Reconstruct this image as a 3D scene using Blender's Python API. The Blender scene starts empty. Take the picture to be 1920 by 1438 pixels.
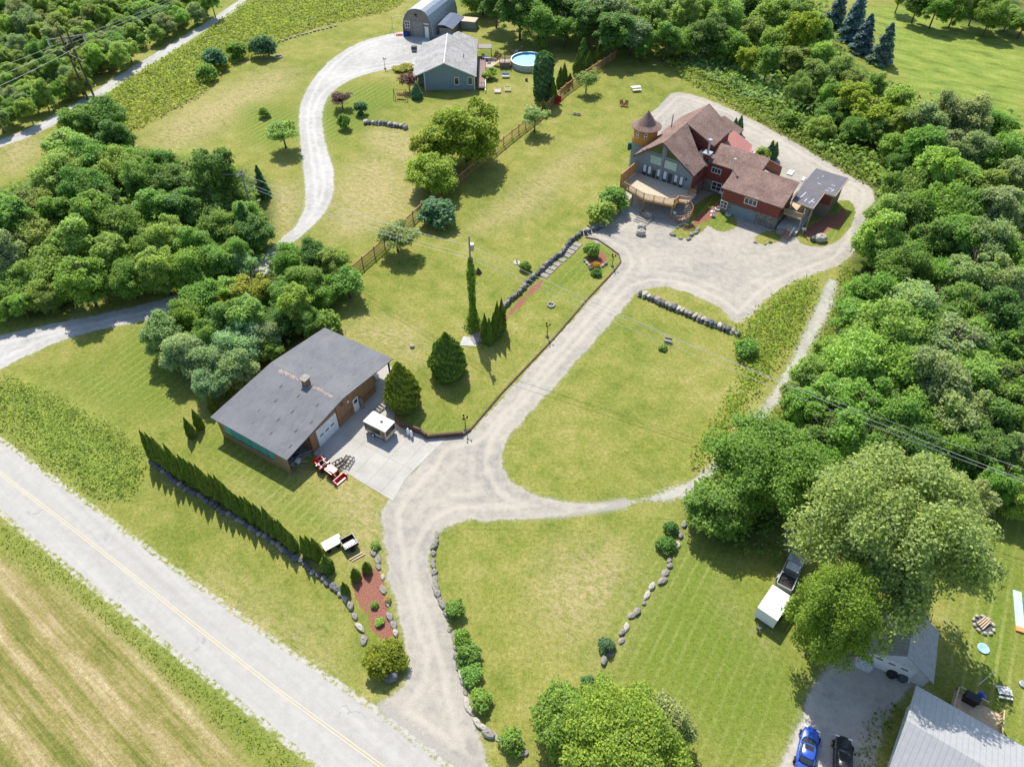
import bpy, math, random
import numpy as np
from mathutils import Vector, Matrix
R = math.radians
random.seed(7); RNG = np.random.default_rng(7)
scene = bpy.context.scene
COL = scene.collection

# ---------------------------------------------------------------- camera, sky, sun, exposure
CH, PITCH, FPX = 62.0, R(46), 1355.0
cam = bpy.data.cameras.new('camera'); camo = bpy.data.objects.new('camera', cam); COL.objects.link(camo)
camo.location = (0, 0, CH); camo.rotation_euler = (R(90) - PITCH, 0, 0)
cam.sensor_fit = 'HORIZONTAL'; cam.sensor_width = 36; cam.lens = 36 * FPX / 1920
cam.clip_end = 8000; scene.camera = camo
world = bpy.data.worlds.new('World'); scene.world = world; world.use_nodes = True
wn = world.node_tree; bg = wn.nodes['Background']
sky = wn.nodes.new('ShaderNodeTexSky'); sky.sky_type = 'NISHITA'; sky.sun_disc = False
SUN_EL, SAZ = R(52), R(-15)           # azimuth from +Y towards +X
sky.sun_elevation = SUN_EL; sky.sun_rotation = SAZ
wn.links.new(sky.outputs[0], bg.inputs[0]); bg.inputs[1].default_value = 0.15
sl = bpy.data.lights.new('sun', 'SUN'); sl.energy = 4.6; sl.angle = R(0.5); sl.color = (1, .95, .86)
so = bpy.data.objects.new('sun', sl); COL.objects.link(so)
sd_ = Vector((math.sin(SAZ) * math.cos(SUN_EL), math.cos(SAZ) * math.cos(SUN_EL), math.sin(SUN_EL)))
so.rotation_euler = (-sd_).to_track_quat('-Z', 'Y').to_euler(); so.location = (0, 60, 120)
scene.render.engine = 'CYCLES'
scene.view_settings.view_transform = 'Standard'; scene.view_settings.look = 'None'
scene.view_settings.exposure = 0.5; scene.view_settings.gamma = 1
scene.render.resolution_x = 1024; scene.render.resolution_y = 766
scene.cycles.max_bounces = 5; scene.cycles.diffuse_bounces = 3; scene.cycles.transparent_max_bounces = 4

cp, sp = math.cos(PITCH), math.sin(PITCH)
def G(x, y, z=0.0):
    """photo pixel -> world point at height z"""
    u = (x - 960) / FPX; v = (y - 719) / FPX
    d = (u, cp - v * sp, -sp - v * cp); t = (CH - z) / -d[2]
    return Vector((d[0] * t, d[1] * t, z))
def mpp(p):      # metres per photo pixel at a world point
    return (p[1] * cp - (p[2] - CH) * sp) / FPX
def hpx(b, ty):  # height of a vertical above pixel b whose top reaches photo row ty
    B = G(*b); v = (ty - 719) / FPX
    # solve dn/zc = v
    # dn = -y sp -(z-CH) cp ; zc = y cp -(z-CH) sp
    y = B[1]; w = (-y * sp - v * y * cp) / (cp - v * sp)
    return w + CH
def WP(pts, z=0.0): return [tuple(G(x, y, z)[:2]) for x, y in pts]

# ---------------------------------------------------------------- materials
MATS = {}
class NB:
    def __init__(s, name):
        s.m = bpy.data.materials.new(name); s.m.use_nodes = True; s.nt = s.m.node_tree
        s.b = s.nt.nodes['Principled BSDF']; s.out = s.nt.nodes['Material Output']
    def n(s, t, **k):
        x = s.nt.nodes.new(t)
        for a, b in k.items(): setattr(x, a, b)
        return x
    def l(s, a, b): s.nt.links.new(a, b)
    def setv(s, sock, v):
        if isinstance(v, bpy.types.NodeSocket): s.l(v, sock)
        else: sock.default_value = v
    def math(s, op, a, b=0.0, c=0.0, clamp=False):
        x = s.n('ShaderNodeMath', operation=op); x.use_clamp = clamp
        s.setv(x.inputs[0], a); s.setv(x.inputs[1], b)
        if op in ('MULTIPLY_ADD', 'SMOOTH_MIN', 'SMOOTH_MAX'): s.setv(x.inputs[2], c)
        return x.outputs[0]
    def mix(s, f, a, b, mode='MIX'):
        x = s.n('ShaderNodeMix', data_type='RGBA', blend_type=mode)
        s.setv(x.inputs[0], f)
        for i, v in ((6, a), (7, b)):
            if isinstance(v, tuple) and len(v) == 3: v = (*v, 1)
            s.setv(x.inputs[i], v)
        return x.outputs[2]
    def ramp(s, f, stops):
        x = s.n('ShaderNodeValToRGB'); s.setv(x.inputs[0], f); e = x.color_ramp.elements
        while len(e) < len(stops): e.new(0.5)
        for i, (p, c) in enumerate(stops):
            e[i].position = p; e[i].color = (*c, 1) if len(c) == 3 else c
        return x.outputs[0]
    def mr(s, v, a, b, c=0.0, d=1.0):
        x = s.n('ShaderNodeMapRange'); s.setv(x.inputs[0], v)
        for i, q in enumerate((a, b, c, d)): x.inputs[i + 1].default_value = q
        return x.outputs[0]
    def pos(s, scale=(1, 1, 1), rot=(0, 0, 0), obj=False):
        src = s.n('ShaderNodeTexCoord').outputs['Object'] if obj else s.n('ShaderNodeNewGeometry').outputs['Position']
        for k, v in (('Rotation', rot), ('Scale', scale)):     # turn first, then stretch
            if k == 'Rotation' and not any(v): continue
            mp = s.n('ShaderNodeMapping'); s.l(src, mp.inputs[0]); mp.inputs[k].default_value = v; src = mp.outputs[0]
        return src
    def noise(s, vec, scale, detail=3.0, rough=0.55):
        x = s.n('ShaderNodeTexNoise'); s.l(vec, x.inputs['Vector']); x.inputs['Scale'].default_value = scale
        x.inputs['Detail'].default_value = detail; x.inputs['Roughness'].default_value = rough
        return x.outputs['Fac']
    def attr(s, name): return s.n('ShaderNodeAttribute', attribute_name=name).outputs['Fac']
    def fin(s, col, rough=0.9, spec=0.3, metal=0.0, bump=None, bstr=0.3, bdist=0.05):
        s.setv(s.b.inputs['Base Color'], (*col, 1) if isinstance(col, tuple) and len(col) == 3 else col)
        s.setv(s.b.inputs['Roughness'], rough); s.b.inputs['Specular IOR Level'].default_value = spec
        s.b.inputs['Metallic'].default_value = metal
        if bump is not None:
            x = s.n('ShaderNodeBump'); x.inputs['Strength'].default_value = bstr; x.inputs['Distance'].default_value = bdist
            s.l(bump, x.inputs['Height']); s.l(x.outputs[0], s.b.inputs['Normal'])
        return s.m
def M(name, col=None, var=0.18, scale=3.0, rough=.85, spec=.3, metal=0.0, bump=.15):
    if name in MATS: return MATS[name]
    b = NB(name); v = b.pos(obj=True)
    f = b.noise(v, scale, 4); g = b.noise(v, scale * 7, 2)
    h = b.math('ADD', b.math('MULTIPLY', f, .65), b.math('MULTIPLY', g, .35))
    lo = tuple(c * (1 - var) for c in col); hi = tuple(min(1, c * (1 + var)) for c in col)
    MATS[name] = b.fin(b.ramp(h, [(.32, lo), (.68, hi)]), rough, spec, metal, g, bump, .02)
    return MATS[name]
def shingle(name, c1, c2, sc=2.6):
    b = NB(name); v = b.pos(obj=True)
    br = b.n('ShaderNodeTexBrick'); b.l(v, br.inputs['Vector']); br.inputs['Scale'].default_value = sc
    br.inputs['Mortar Size'].default_value = .03; br.inputs['Brick Width'].default_value = .7; br.inputs['Row Height'].default_value = .32
    br.inputs['Color1'].default_value = (*c1, 1); br.inputs['Color2'].default_value = (*c2, 1)
    br.inputs['Mortar'].default_value = (*[c * .62 for c in c1], 1)
    n = b.noise(v, 14, 3); n2 = b.noise(v, .5, 4)
    c = b.mix(b.math('MULTIPLY', n, .9), br.outputs[0], tuple(x * .6 for x in c1))
    c = b.mix(b.mr(n2, .35, .7, 0, .6), c, tuple(x * 1.05 for x in c2)); c = b.mix(.9, c, b.ramp(b.noise(v, 4.5, 3, .9), [(.38, (.62, .6, .6)), (.5, (1, 1, 1)), (.62, (1.35, 1.35, 1.35))]), 'MULTIPLY')
    MATS[name] = b.fin(c, .92, .2, 0, br.outputs[1], .4, .02); return MATS[name]
def siding(name, col, freq=4.0, ax='X', dark=.55, rough=.8, metal=0.0, var=.2):
    b = NB(name); v = b.pos(obj=True)
    w = b.n('ShaderNodeTexWave', wave_type='BANDS', bands_direction=ax, wave_profile='SAW'); b.l(v, w.inputs[0]); w.inputs['Scale'].default_value = freq / 6.283 * 2
    f = b.mr(w.outputs['Fac'], 0, .14, 0, 1)
    n = b.noise(v, 2.5, 5); n3 = b.noise(b.pos((8, 8, .8), obj=True) if ax != 'Z' else b.pos((.8, .8, 10), obj=True), 2, 3)
    c = b.ramp(b.math('ADD', b.math('MULTIPLY', n, .5), b.math('MULTIPLY', n3, .5)), [(.3, tuple(x * (1 - var) for x in col)), (.7, tuple(min(1, x * (1 + var)) for x in col))])
    c = b.mix(f, tuple(x * dark for x in col), c)
    MATS[name] = b.fin(c, rough, .3, metal, w.outputs['Fac'], .3, .03); return MATS[name]
def stone_mat(name, c1, c2, sc=2.2):
    b = NB(name); v = b.pos(obj=True)
    vo = b.n('ShaderNodeTexVoronoi'); b.l(v, vo.inputs['Vector']); vo.inputs['Scale'].default_value = sc
    ve = b.n('ShaderNodeTexVoronoi', feature='DISTANCE_TO_EDGE'); b.l(v, ve.inputs['Vector']); ve.inputs['Scale'].default_value = sc
    sx = b.n('ShaderNodeSeparateColor'); b.l(vo.outputs['Color'], sx.inputs[0])
    c = b.mix(sx.outputs[0], c1, c2); c = b.mix(b.mr(ve.outputs['Distance'], 0, .06), (.05, .045, .04), c)
    c = b.mix(b.math('MULTIPLY', b.noise(v, 8, 4), .5), c, tuple(x * .6 for x in c1))
    MATS[name] = b.fin(c, .9, .2, 0, ve.outputs['Distance'], .5, .05); return MATS[name]
def grass_col(b):
    p = b.pos(); big = b.noise(p, .055, 4, .6); mid = b.noise(p, .35, 5, .65); fine = b.noise(p, 2.6, 5, .85); micro = b.noise(p, 8, 3, .9)
    f = b.math('ADD', b.math('MULTIPLY', big, .45), b.math('MULTIPLY', mid, .55))
    c = b.ramp(f, [(.37, (.122, .162, .025)), (.46, (.178, .202, .037)), (.55, (.235, .232, .056)), (.66, (.31, .285, .105))])
    # mowing lines
    st = b.noise(b.pos((1.3, .09, 1), (0, 0, R(-38))), 1.0, 3, .6)
    c = b.mix(b.mr(st, .42, .66, 0, .3), c, (.265, .26, .075))
    dry = b.attr('dry'); d = b.math('MULTIPLY', dry, b.mr(b.noise(b.pos((1, 2.2, 1), (0, 0, R(25))), .9, 5, .7), .36, .6))
    c = b.mix(d, c, (.37, .30, .155))
    lush_shade = b.attr('lush_shade'); c = b.mix(b.math('MULTIPLY', lush_shade, b.mr(mid, .25, .6, .45, 1)), c, (.135, .185, .028))
    ms = b.n('ShaderNodeTexWave', wave_type='BANDS', bands_direction='X', wave_profile='SIN'); b.l(b.pos((1, 1, 1), (0, 0, R(32))), ms.inputs[0]); ms.inputs['Scale'].default_value = .28; ms.inputs['Distortion'].default_value = .6; ms.inputs['Detail'].default_value = 2
    c = b.mix(b.math('MULTIPLY', b.mr(ms.outputs['Fac'], .72, 1, 0, .42), b.math('MULTIPLY', b.math('ADD', lush_shade, .25), b.mr(big, .4, .6, .3, 1))), c, (.30, .31, .10))
    me = b.attr('meadow'); mc = b.ramp(b.noise(b.pos((1, 2.5, 1), (0, 0, R(35))), .16, 6, .7), [(.35, (.115, .165, .03)), (.5, (.19, .25, .045)), (.65, (.27, .30, .07))])
    c = b.mix(me, c, mc)
    fi = b.attr('field'); q = b.pos((1, 1, 1), (0, 0, R(37)))
    wv = b.n('ShaderNodeTexWave', bands_direction='Y', wave_profile='SIN'); b.l(q, wv.inputs[0]); wv.inputs['Scale'].default_value = .10; wv.inputs['Distortion'].default_value = .5; wv.inputs['Detail'].default_value = 3; wv.inputs['Detail Scale'].default_value = 1.2
    st2 = b.noise(b.pos((.05, 1.0, 1), (0, 0, R(37))), 1.2, 6, .75)
    ff = b.math('ADD', b.math('MULTIPLY', wv.outputs['Fac'], .10), b.math('ADD', b.math('MULTIPLY', st2, .62), b.math('MULTIPLY', mid, .22)))
    fc = b.ramp(ff, [(.36, (.13, .145, .03)), (.44, (.22, .20, .06)), (.52, (.31, .25, .115)), (.62, (.42, .35, .19))])
    c = b.mix(fi, c, fc)
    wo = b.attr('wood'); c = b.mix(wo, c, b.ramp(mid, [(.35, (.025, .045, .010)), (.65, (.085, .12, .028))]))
    sc_ = b.ramp(b.math('ADD', b.math('MULTIPLY', fine, .55), b.math('MULTIPLY', micro, .45)), [(.36, (.42, .46, .38)), (.5, (1, 1, 1)), (.64, (1.55, 1.5, 1.6))])
    c = b.mix(.9, c, sc_, 'MULTIPLY')
    mu = b.attr('mulch'); c = b.mix(b.math('GREATER_THAN', b.math('ADD', mu, b.math('MULTIPLY', b.math('SUBTRACT', mid, .5), 2.4)), .6), c, b.mix(b.mr(micro, .35, .65), (.15, .06, .042), (.36, .165, .115)))
    return c, fine, micro
def ground_mat():
    b = NB('grass_ground'); c, f, m = grass_col(b)
    return b.fin(c, .95, .1, 0, m, .5, .08)
def sheet_mat(name, kind):
    b = NB(name); gc, f, m = grass_col(b); p = b.pos(); sd = b.attr('sd'); gc = b.mix(b.attr('over'), gc, b.mix(b.mr(m, .3, .7), (.26, .245, .22), (.38, .355, .31)))
    n1 = b.noise(p, .12, 4, .6); n2 = b.noise(p, 1.1, 5, .7); n3 = b.noise(p, 16, 3, .8); n4 = b.noise(p, .45, 5, .65)
    if kind in ('gravel', 'white', 'track', 'entry'):
        base = {'gravel': ((.25, .24, .215), (.35, .322, .275), (.435, .392, .33)), 'white': ((.30, .295, .275), (.40, .388, .362), (.485, .47, .44)),
                'track': ((.25, .25, .20), (.36, .345, .30), (.47, .45, .40)), 'entry': ((.32, .29, .25), (.42, .385, .335), (.50, .46, .41))}[kind]
        ff = b.math('ADD', b.math('MULTIPLY', n1, .5), b.math('MULTIPLY', n2, .5))
        g2 = b.ramp(ff, [(.36, base[0]), (.5, base[1]), (.64, base[2])])
        if kind in ('gravel', 'white'):   # worn wheel tracks follow the edge distance
            w = b.math('SINE', b.math('MULTIPLY', b.math('ADD', sd, b.math('MULTIPLY', n4, 1.2)), 3.6))
            g2 = b.mix(b.math('MULTIPLY', b.mr(w, -.2, 1, 0, .45), b.mr(sd, 2.6, 4.2, 1, 0)), g2, tuple(min(.75, x * 1.12) for x in base[2]))
        g2 = b.mix(.8, g2, b.ramp(n3, [(.25, (.66, .66, .66)), (.5, (1, 1, 1)), (.75, (1.22, 1.22, 1.22))]), 'MULTIPLY')
        amp = {'gravel': 1.3, 'white': .8, 'track': 1.6, 'entry': 1.2}[kind]
        e = b.math('ADD', b.math('ADD', sd, b.math('MULTIPLY', b.math('SUBTRACT', n4, .5), amp)), b.math('MULTIPLY', b.math('SUBTRACT', f, .5), 1.1 if kind != 'track' else 2.6)); e = b.math('SUBTRACT', e, .5 if kind == 'track' else 0)
        c = b.mix(b.mr(e, -.45, .0, 0, .6), gc, b.mix(.5, gc, tuple(x * .82 for x in base[1])))
        c = b.mix(b.mr(e, -.10, .16), c, g2)
        return b.fin(c, .95, .15, 0, n3, .5, .04)
    if kind == 'asphalt':
        c = b.ramp(b.math('ADD', b.math('MULTIPLY', b.noise(b.pos((.03, 1.0, 1), (0, 0, R(37))), 1.0, 4, .6), .5), b.math('MULTIPLY', n2, .5)), [(.35, (.34, .325, .295)), (.65, (.435, .417, .38))])
        c = b.mix(.7, c, b.ramp(n3, [(.25, (.8, .8, .8)), (.75, (1.15, 1.15, 1.15))]), 'MULTIPLY')
        ve = b.n('ShaderNodeTexVoronoi', feature='DISTANCE_TO_EDGE'); ve.inputs['Scale'].default_value = .11
        wp = b.n('ShaderNodeMix', data_type='VECTOR'); wp.inputs[0].default_value = .12
        nn = b.n('ShaderNodeTexNoise'); nn.inputs['Scale'].default_value = .8; b.l(p, nn.inputs['Vector']); b.l(p, wp.inputs[4])
        va = b.n('ShaderNodeVectorMath', operation='MULTIPLY_ADD'); b.l(nn.outputs['Color'], va.inputs[0]); va.inputs[1].default_value = (3, 3, 0); b.l(p, va.inputs[2]); b.l(va.outputs[0], ve.inputs['Vector'])
        c = b.mix(b.math('MULTIPLY', b.math('LESS_THAN', ve.outputs['Distance'], .006), b.math('GREATER_THAN', n1, .54)), c, (.31, .30, .29))
        e = b.math('ADD', b.math('ADD', sd, b.math('MULTIPLY', b.math('SUBTRACT', n4, .5), .5)), b.math('MULTIPLY', b.math('SUBTRACT', f, .5), .6))
        sh = b.mix(b.mr(b.noise(p, 1.8, 4, .7), .42, .56), gc, (.42, .40, .35))
        c = b.mix(b.mr(e, .25, .34), sh, c)
        c = b.mix(b.mr(e, -.25, -.1), gc, c)
        return b.fin(c, .9, .2, 0, n3, .25, .02)
def leaf_mat(name, rough=.6, trans=.5, var=.45, yel=.5):
    b = NB(name); oi = b.n('ShaderNodeObjectInfo'); ge = b.n('ShaderNodeNewGeometry')
    rnd = ge.outputs['Random Per Island']
    k = b.mr(rnd, 0, 1, 1 - var, 1 + var)
    kk = b.n('ShaderNodeCombineColor')
    b.l(b.math('MULTIPLY', k, b.mr(rnd, 0, 1, 1, 1 + yel * .35)), kk.inputs[0]); b.l(k, kk.inputs[1]); b.l(k, kk.inputs[2])
    c = b.mix(1.0, oi.outputs['Color'], kk.outputs[0], 'MULTIPLY')
    pn = b.noise(b.pos(), .55, 3, .6)
    c = b.mix(b.mr(pn, .38, .64, 0, .5), c, b.mix(1.0, c, (1.35, 1.22, .9), 'MULTIPLY'))
    b.fin(c, rough, .25)
    tr = b.n('ShaderNodeBsdfTranslucent'); b.l(b.mix(1.0, c, (1.25, 1.35, .6), 'MULTIPLY'), tr.inputs[0])
    mx = b.n('ShaderNodeMixShader'); mx.inputs[0].default_value = trans
    b.l(b.b.outputs[0], mx.inputs[1]); b.l(tr.outputs[0], mx.inputs[2]); b.l(mx.outputs[0], b.out.inputs[0])
    return b.m
LEAF = leaf_mat('leaf'); NEEDLE = leaf_mat('needle', .7, .32, .4, .2)
BARK = M('bark', (.13, .10, .075), .4, 4, .95)
WOODM = M('timber', (.42, .24, .10), .3, 3); WOODL = M('pale_timber', (.52, .40, .26), .2, 3); WOODG = M('grey_timber', (.27, .25, .22), .3, 3)
WOODD = M('dark_timber', (.11, .07, .045), .3, 3)
WHITE = M('white_paint', (.80, .80, .78), .06, 3, .5); BLACK = M('black_metal', (.02, .02, .022), .3, 4, .5); DGREY = M('dark_grey', (.08, .08, .085), .2, 4, .6)
GREY = M('grey_metal', (.38, .39, .40), .15, 4, .45, .5, .5); STEEL = M('steel', (.55, .56, .58), .1, 4, .3, .5, .8)
GLASS = M('window_glass', (.035, .045, .05), .2, .7, .08, .8, 0, 0); CONC = M('concrete', (.42, .41, .38), .15, 1.2, .9)
RED = M('red_paint', (.62, .025, .035), .12, 3, .35, .5); RUBBER = M('rubber', (.018, .018, .018), .3, 5, .8); STONE = M('boulder_rock', (.27, .245, .215), .45, 1.3, .95, .2, 0, .6)
STONEL = M('pale_rock', (.42, .39, .33), .3, 1.6, .95, .2, 0, .6); STONED = M('dark_rock', (.13, .13, .135), .4, 1.6, .95, .2, 0, .6)
TEAL = M('teal_panel', (.05, .36, .37), .08, 2, .4); BLUE = M('blue_plastic', (.08, .28, .6), .15, 2, .4)

# ---------------------------------------------------------------- mesh building
class MB:
    def __init__(s): s.v = []; s.f = []; s.mi = []; s.cur = 0
    def add(s, vs, fs):
        o = len(s.v); s.v += [tuple(v) for v in vs]; s.f += [tuple(i + o for i in f) for f in fs]; s.mi += [s.cur] * len(fs); return s
    def box(s, x0, x1, y0, y1, z0, z1, m=None):
        vs = [Vector(p) for p in ((x0, y0, z0), (x1, y0, z0), (x1, y1, z0), (x0, y1, z0), (x0, y0, z1), (x1, y0, z1), (x1, y1, z1), (x0, y1, z1))]
        if m is not None: vs = [m @ v for v in vs]
        return s.add(vs, [(0, 3, 2, 1), (4, 5, 6, 7), (0, 1, 5, 4), (1, 2, 6, 5), (2, 3, 7, 6), (3, 0, 4, 7)])
    def prism(s, poly, z0, z1):
        n = len(poly); vs = [(x, y, z0) for x, y in poly] + [(x, y, z1) for x, y in poly]
        return s.add(vs, [tuple(reversed(range(n))), tuple(range(n, 2 * n))] + [(i, (i + 1) % n, n + (i + 1) % n, n + i) for i in range(n)])
    def slab(s, pts, t):
        """polygon of 3D points thickened downwards by t"""
        n = len(pts); vs = [tuple(p) for p in pts] + [(p[0], p[1], p[2] - t) for p in pts]
        return s.add(vs, [tuple(range(n)), tuple(reversed(range(n, 2 * n)))] + [(i, n + i, n + (i + 1) % n, (i + 1) % n) for i in range(n)])
    def beam(s, a, b, w, h=None):
        a, b = Vector(a), Vector(b); h = h or w; d = (b - a).normalized()
        up = Vector((0, 0, 1)) if abs(d.z) < .95 else Vector((1, 0, 0))
        x = d.cross(up).normalized() * (w / 2); y = x.cross(d).normalized() * (h / 2)
        vs = [a - x - y, a + x - y, a + x + y, a - x + y, b - x - y, b + x - y, b + x + y, b - x + y]
        return s.add(vs, [(0, 3, 2, 1), (4, 5, 6, 7), (0, 1, 5, 4), (1, 2, 6, 5), (2, 3, 7, 6), (3, 0, 4, 7)])
    def tube(s, pts, r, n=6, r1=None):
        pts = [Vector(p) for p in pts]; L = len(pts); vs = []; r1 = r if r1 is None else r1
        for i, p in enumerate(pts):
            d = (pts[min(i + 1, L - 1)] - pts[max(i - 1, 0)]).normalized()
            up = Vector((0, 0, 1)) if abs(d.z) < .9 else Vector((1, 0, 0))
            x = d.cross(up).normalized(); y = x.cross(d); rr = r + (r1 - r) * i / max(1, L - 1)
            vs += [p + (x * math.cos(a) + y * math.sin(a)) * rr for a in [2 * math.pi * k / n for k in range(n)]]
        fs = [(i * n + k, i * n + (k + 1) % n, (i + 1) * n + (k + 1) % n, (i + 1) * n + k) for i in range(L - 1) for k in range(n)]
        fs += [tuple(reversed(range(n))), tuple(range((L - 1) * n, L * n))]
        return s.add(vs, fs)
    def lathe(s, prof, c=(0, 0, 0), n=20, cap=True):
        vs = [(c[0] + r * math.cos(2 * math.pi * k / n), c[1] + r * math.sin(2 * math.pi * k / n), c[2] + z) for r, z in prof for k in range(n)]
        L = len(prof); fs = [(i * n + k, i * n + (k + 1) % n, (i + 1) * n + (k + 1) % n, (i + 1) * n + k) for i in range(L - 1) for k in range(n)]
        if cap: fs += [tuple(reversed(range(n))), tuple(range((L - 1) * n, L * n))]
        return s.add(vs, fs)
    def wheel(s, c, r, w, ax='x', n=16):
        prof = [(r * .6, -w / 2), (r * .94, -w / 2), (r, -w * .3), (r, w * .3), (r * .94, w / 2), (r * .6, w / 2)]
        o = len(s.v); s.lathe(prof, (0, 0, 0), n)
        for i in range(o, len(s.v)):
            x, y, z = s.v[i]; s.v[i] = (c[0] + z, c[1] + x, c[2] + y) if ax == 'x' else (c[0] + x, c[1] + z, c[2] + y)
        return s
    def rock(s, c, r, seed=0, flat=.8, ang=0):
        rr = random.Random(seed); vs = []; n, L = 7, 4; ca, sa = math.cos(ang), math.sin(ang)
        for i in range(L + 1):
            th = math.pi * i / L
            for k in range(n):
                a = 2 * math.pi * (k + .5 * (i % 2)) / n; q = rr.uniform(.78, 1.15)
                x, y, z = r[0] * q * math.sin(th) ** .7 * math.cos(a), r[1] * q * math.sin(th) ** .7 * math.sin(a), r[2] * math.cos(th) * rr.uniform(.85, 1.1)
                vs.append((c[0] + x * ca - y * sa, c[1] + x * sa + y * ca, c[2] + z))
        fs = [(i * n + k, (i + 1) * n + k, (i + 1) * n + (k + 1) % n, i * n + (k + 1) % n) for i in range(L) for k in range(n)]
        fs += [tuple(range(n)), tuple(reversed(range(L * n, (L + 1) * n)))]
        return s.add(vs, fs)
    def build(s, name, mat, parent=None, smooth=False, loc=None):
        me = bpy.data.meshes.new(name); me.from_pydata(s.v, [], s.f)
        for m in (mat if isinstance(mat, (list, tuple)) else [mat]): me.materials.append(m)
        if len(me.materials) > 1: me.polygons.foreach_set('material_index', s.mi)
        if smooth: me.polygons.foreach_set('use_smooth', [True] * len(me.polygons))
        me.update(); o = bpy.data.objects.new(name, me); COL.objects.link(o)
        if parent: o.parent = parent
        if loc is not None: o.location = loc
        return o
def tag(o, label=None, cat=None, group=None, kind=None):
    if label: o['label'] = label
    if cat: o['category'] = cat
    if group: o['group'] = group
    if kind: o['kind'] = kind
    return o
def thing(name, label, cat, loc=(0, 0, 0), rz=0.0, group=None, sc=None):
    o = bpy.data.objects.new(name, None); COL.objects.link(o); o.location = loc; o.rotation_euler = (0, 0, rz); o.empty_display_size = .3
    if sc: o.scale = (sc, sc, sc) if not isinstance(sc, tuple) else sc
    return tag(o, label, cat, group)
def copytree(o, parent=None):
    c = o.copy(); COL.objects.link(c)
    if parent: c.parent = parent
    for ch in [k for k in ALLCH.get(o.name, [])]: copytree(ch, c)
    return c
ALLCH = {}
def dup(root, loc, rz=0.0, sc=None, label=None, group=None, cat=None):
    def rec(o, par):
        c = o.copy(); COL.objects.link(c)
        if par: c.parent = par
        for ch in o.children: rec(ch, c)
        return c
    r = rec(root, None); r.location = loc; r.rotation_euler = (0, 0, rz)
    if sc is not None: r.scale = (sc, sc, sc) if not isinstance(sc, tuple) else sc
    if label: r['label'] = label
    if group: r['group'] = group
    if cat: r['category'] = cat
    return r
def fastmesh(name, V, quads, mat, parent=None):
    """V (n,3) array, quads (m,4) int array"""
    me = bpy.data.meshes.new(name); nq = len(quads); me.vertices.add(len(V)); me.vertices.foreach_set('co', V.astype(np.float32).ravel())
    me.loops.add(nq * 4); me.loops.foreach_set('vertex_index', quads.astype(np.int32).ravel())
    me.polygons.add(nq); me.polygons.foreach_set('loop_start', np.arange(0, nq * 4, 4, dtype=np.int32))
    me.update(calc_edges=True); me.materials.append(mat)
    o = bpy.data.objects.new(name, me); COL.objects.link(o)
    if parent: o.parent = parent
    return o

# ---------------------------------------------------------------- polygon helpers
def sdist(P, poly):
    """signed distance (positive inside) of points P (n,2) to polygon"""
    poly = np.array(poly, float); n = len(poly); d2 = np.full(len(P), 1e18); ins = np.zeros(len(P), bool)
    for i in range(n):
        a = poly[i]; b = poly[(i + 1) % n]; e = b - a; w = P - a
        t = np.clip((w @ e) / (e @ e + 1e-12), 0, 1); q = w - t[:, None] * e; d2 = np.minimum(d2, (q ** 2).sum(1))
        c1 = (a[1] <= P[:, 1]) & (b[1] > P[:, 1]); c2 = (a[1] > P[:, 1]) & (b[1] <= P[:, 1]); cr = e[0] * w[:, 1] - e[1] * w[:, 0]
        ins ^= (c1 & (cr > 0)) | (c2 & (cr < 0))
    d = np.sqrt(d2); return np.where(ins, d, -d)
def smooth_poly(pts, it=2):
    p = np.array(pts, float)
    for _ in range(it):
        q = np.roll(p, -1, 0); p = np.stack([p * .75 + q * .25, p * .25 + q * .75], 1).reshape(-1, 2)
    return p
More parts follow.
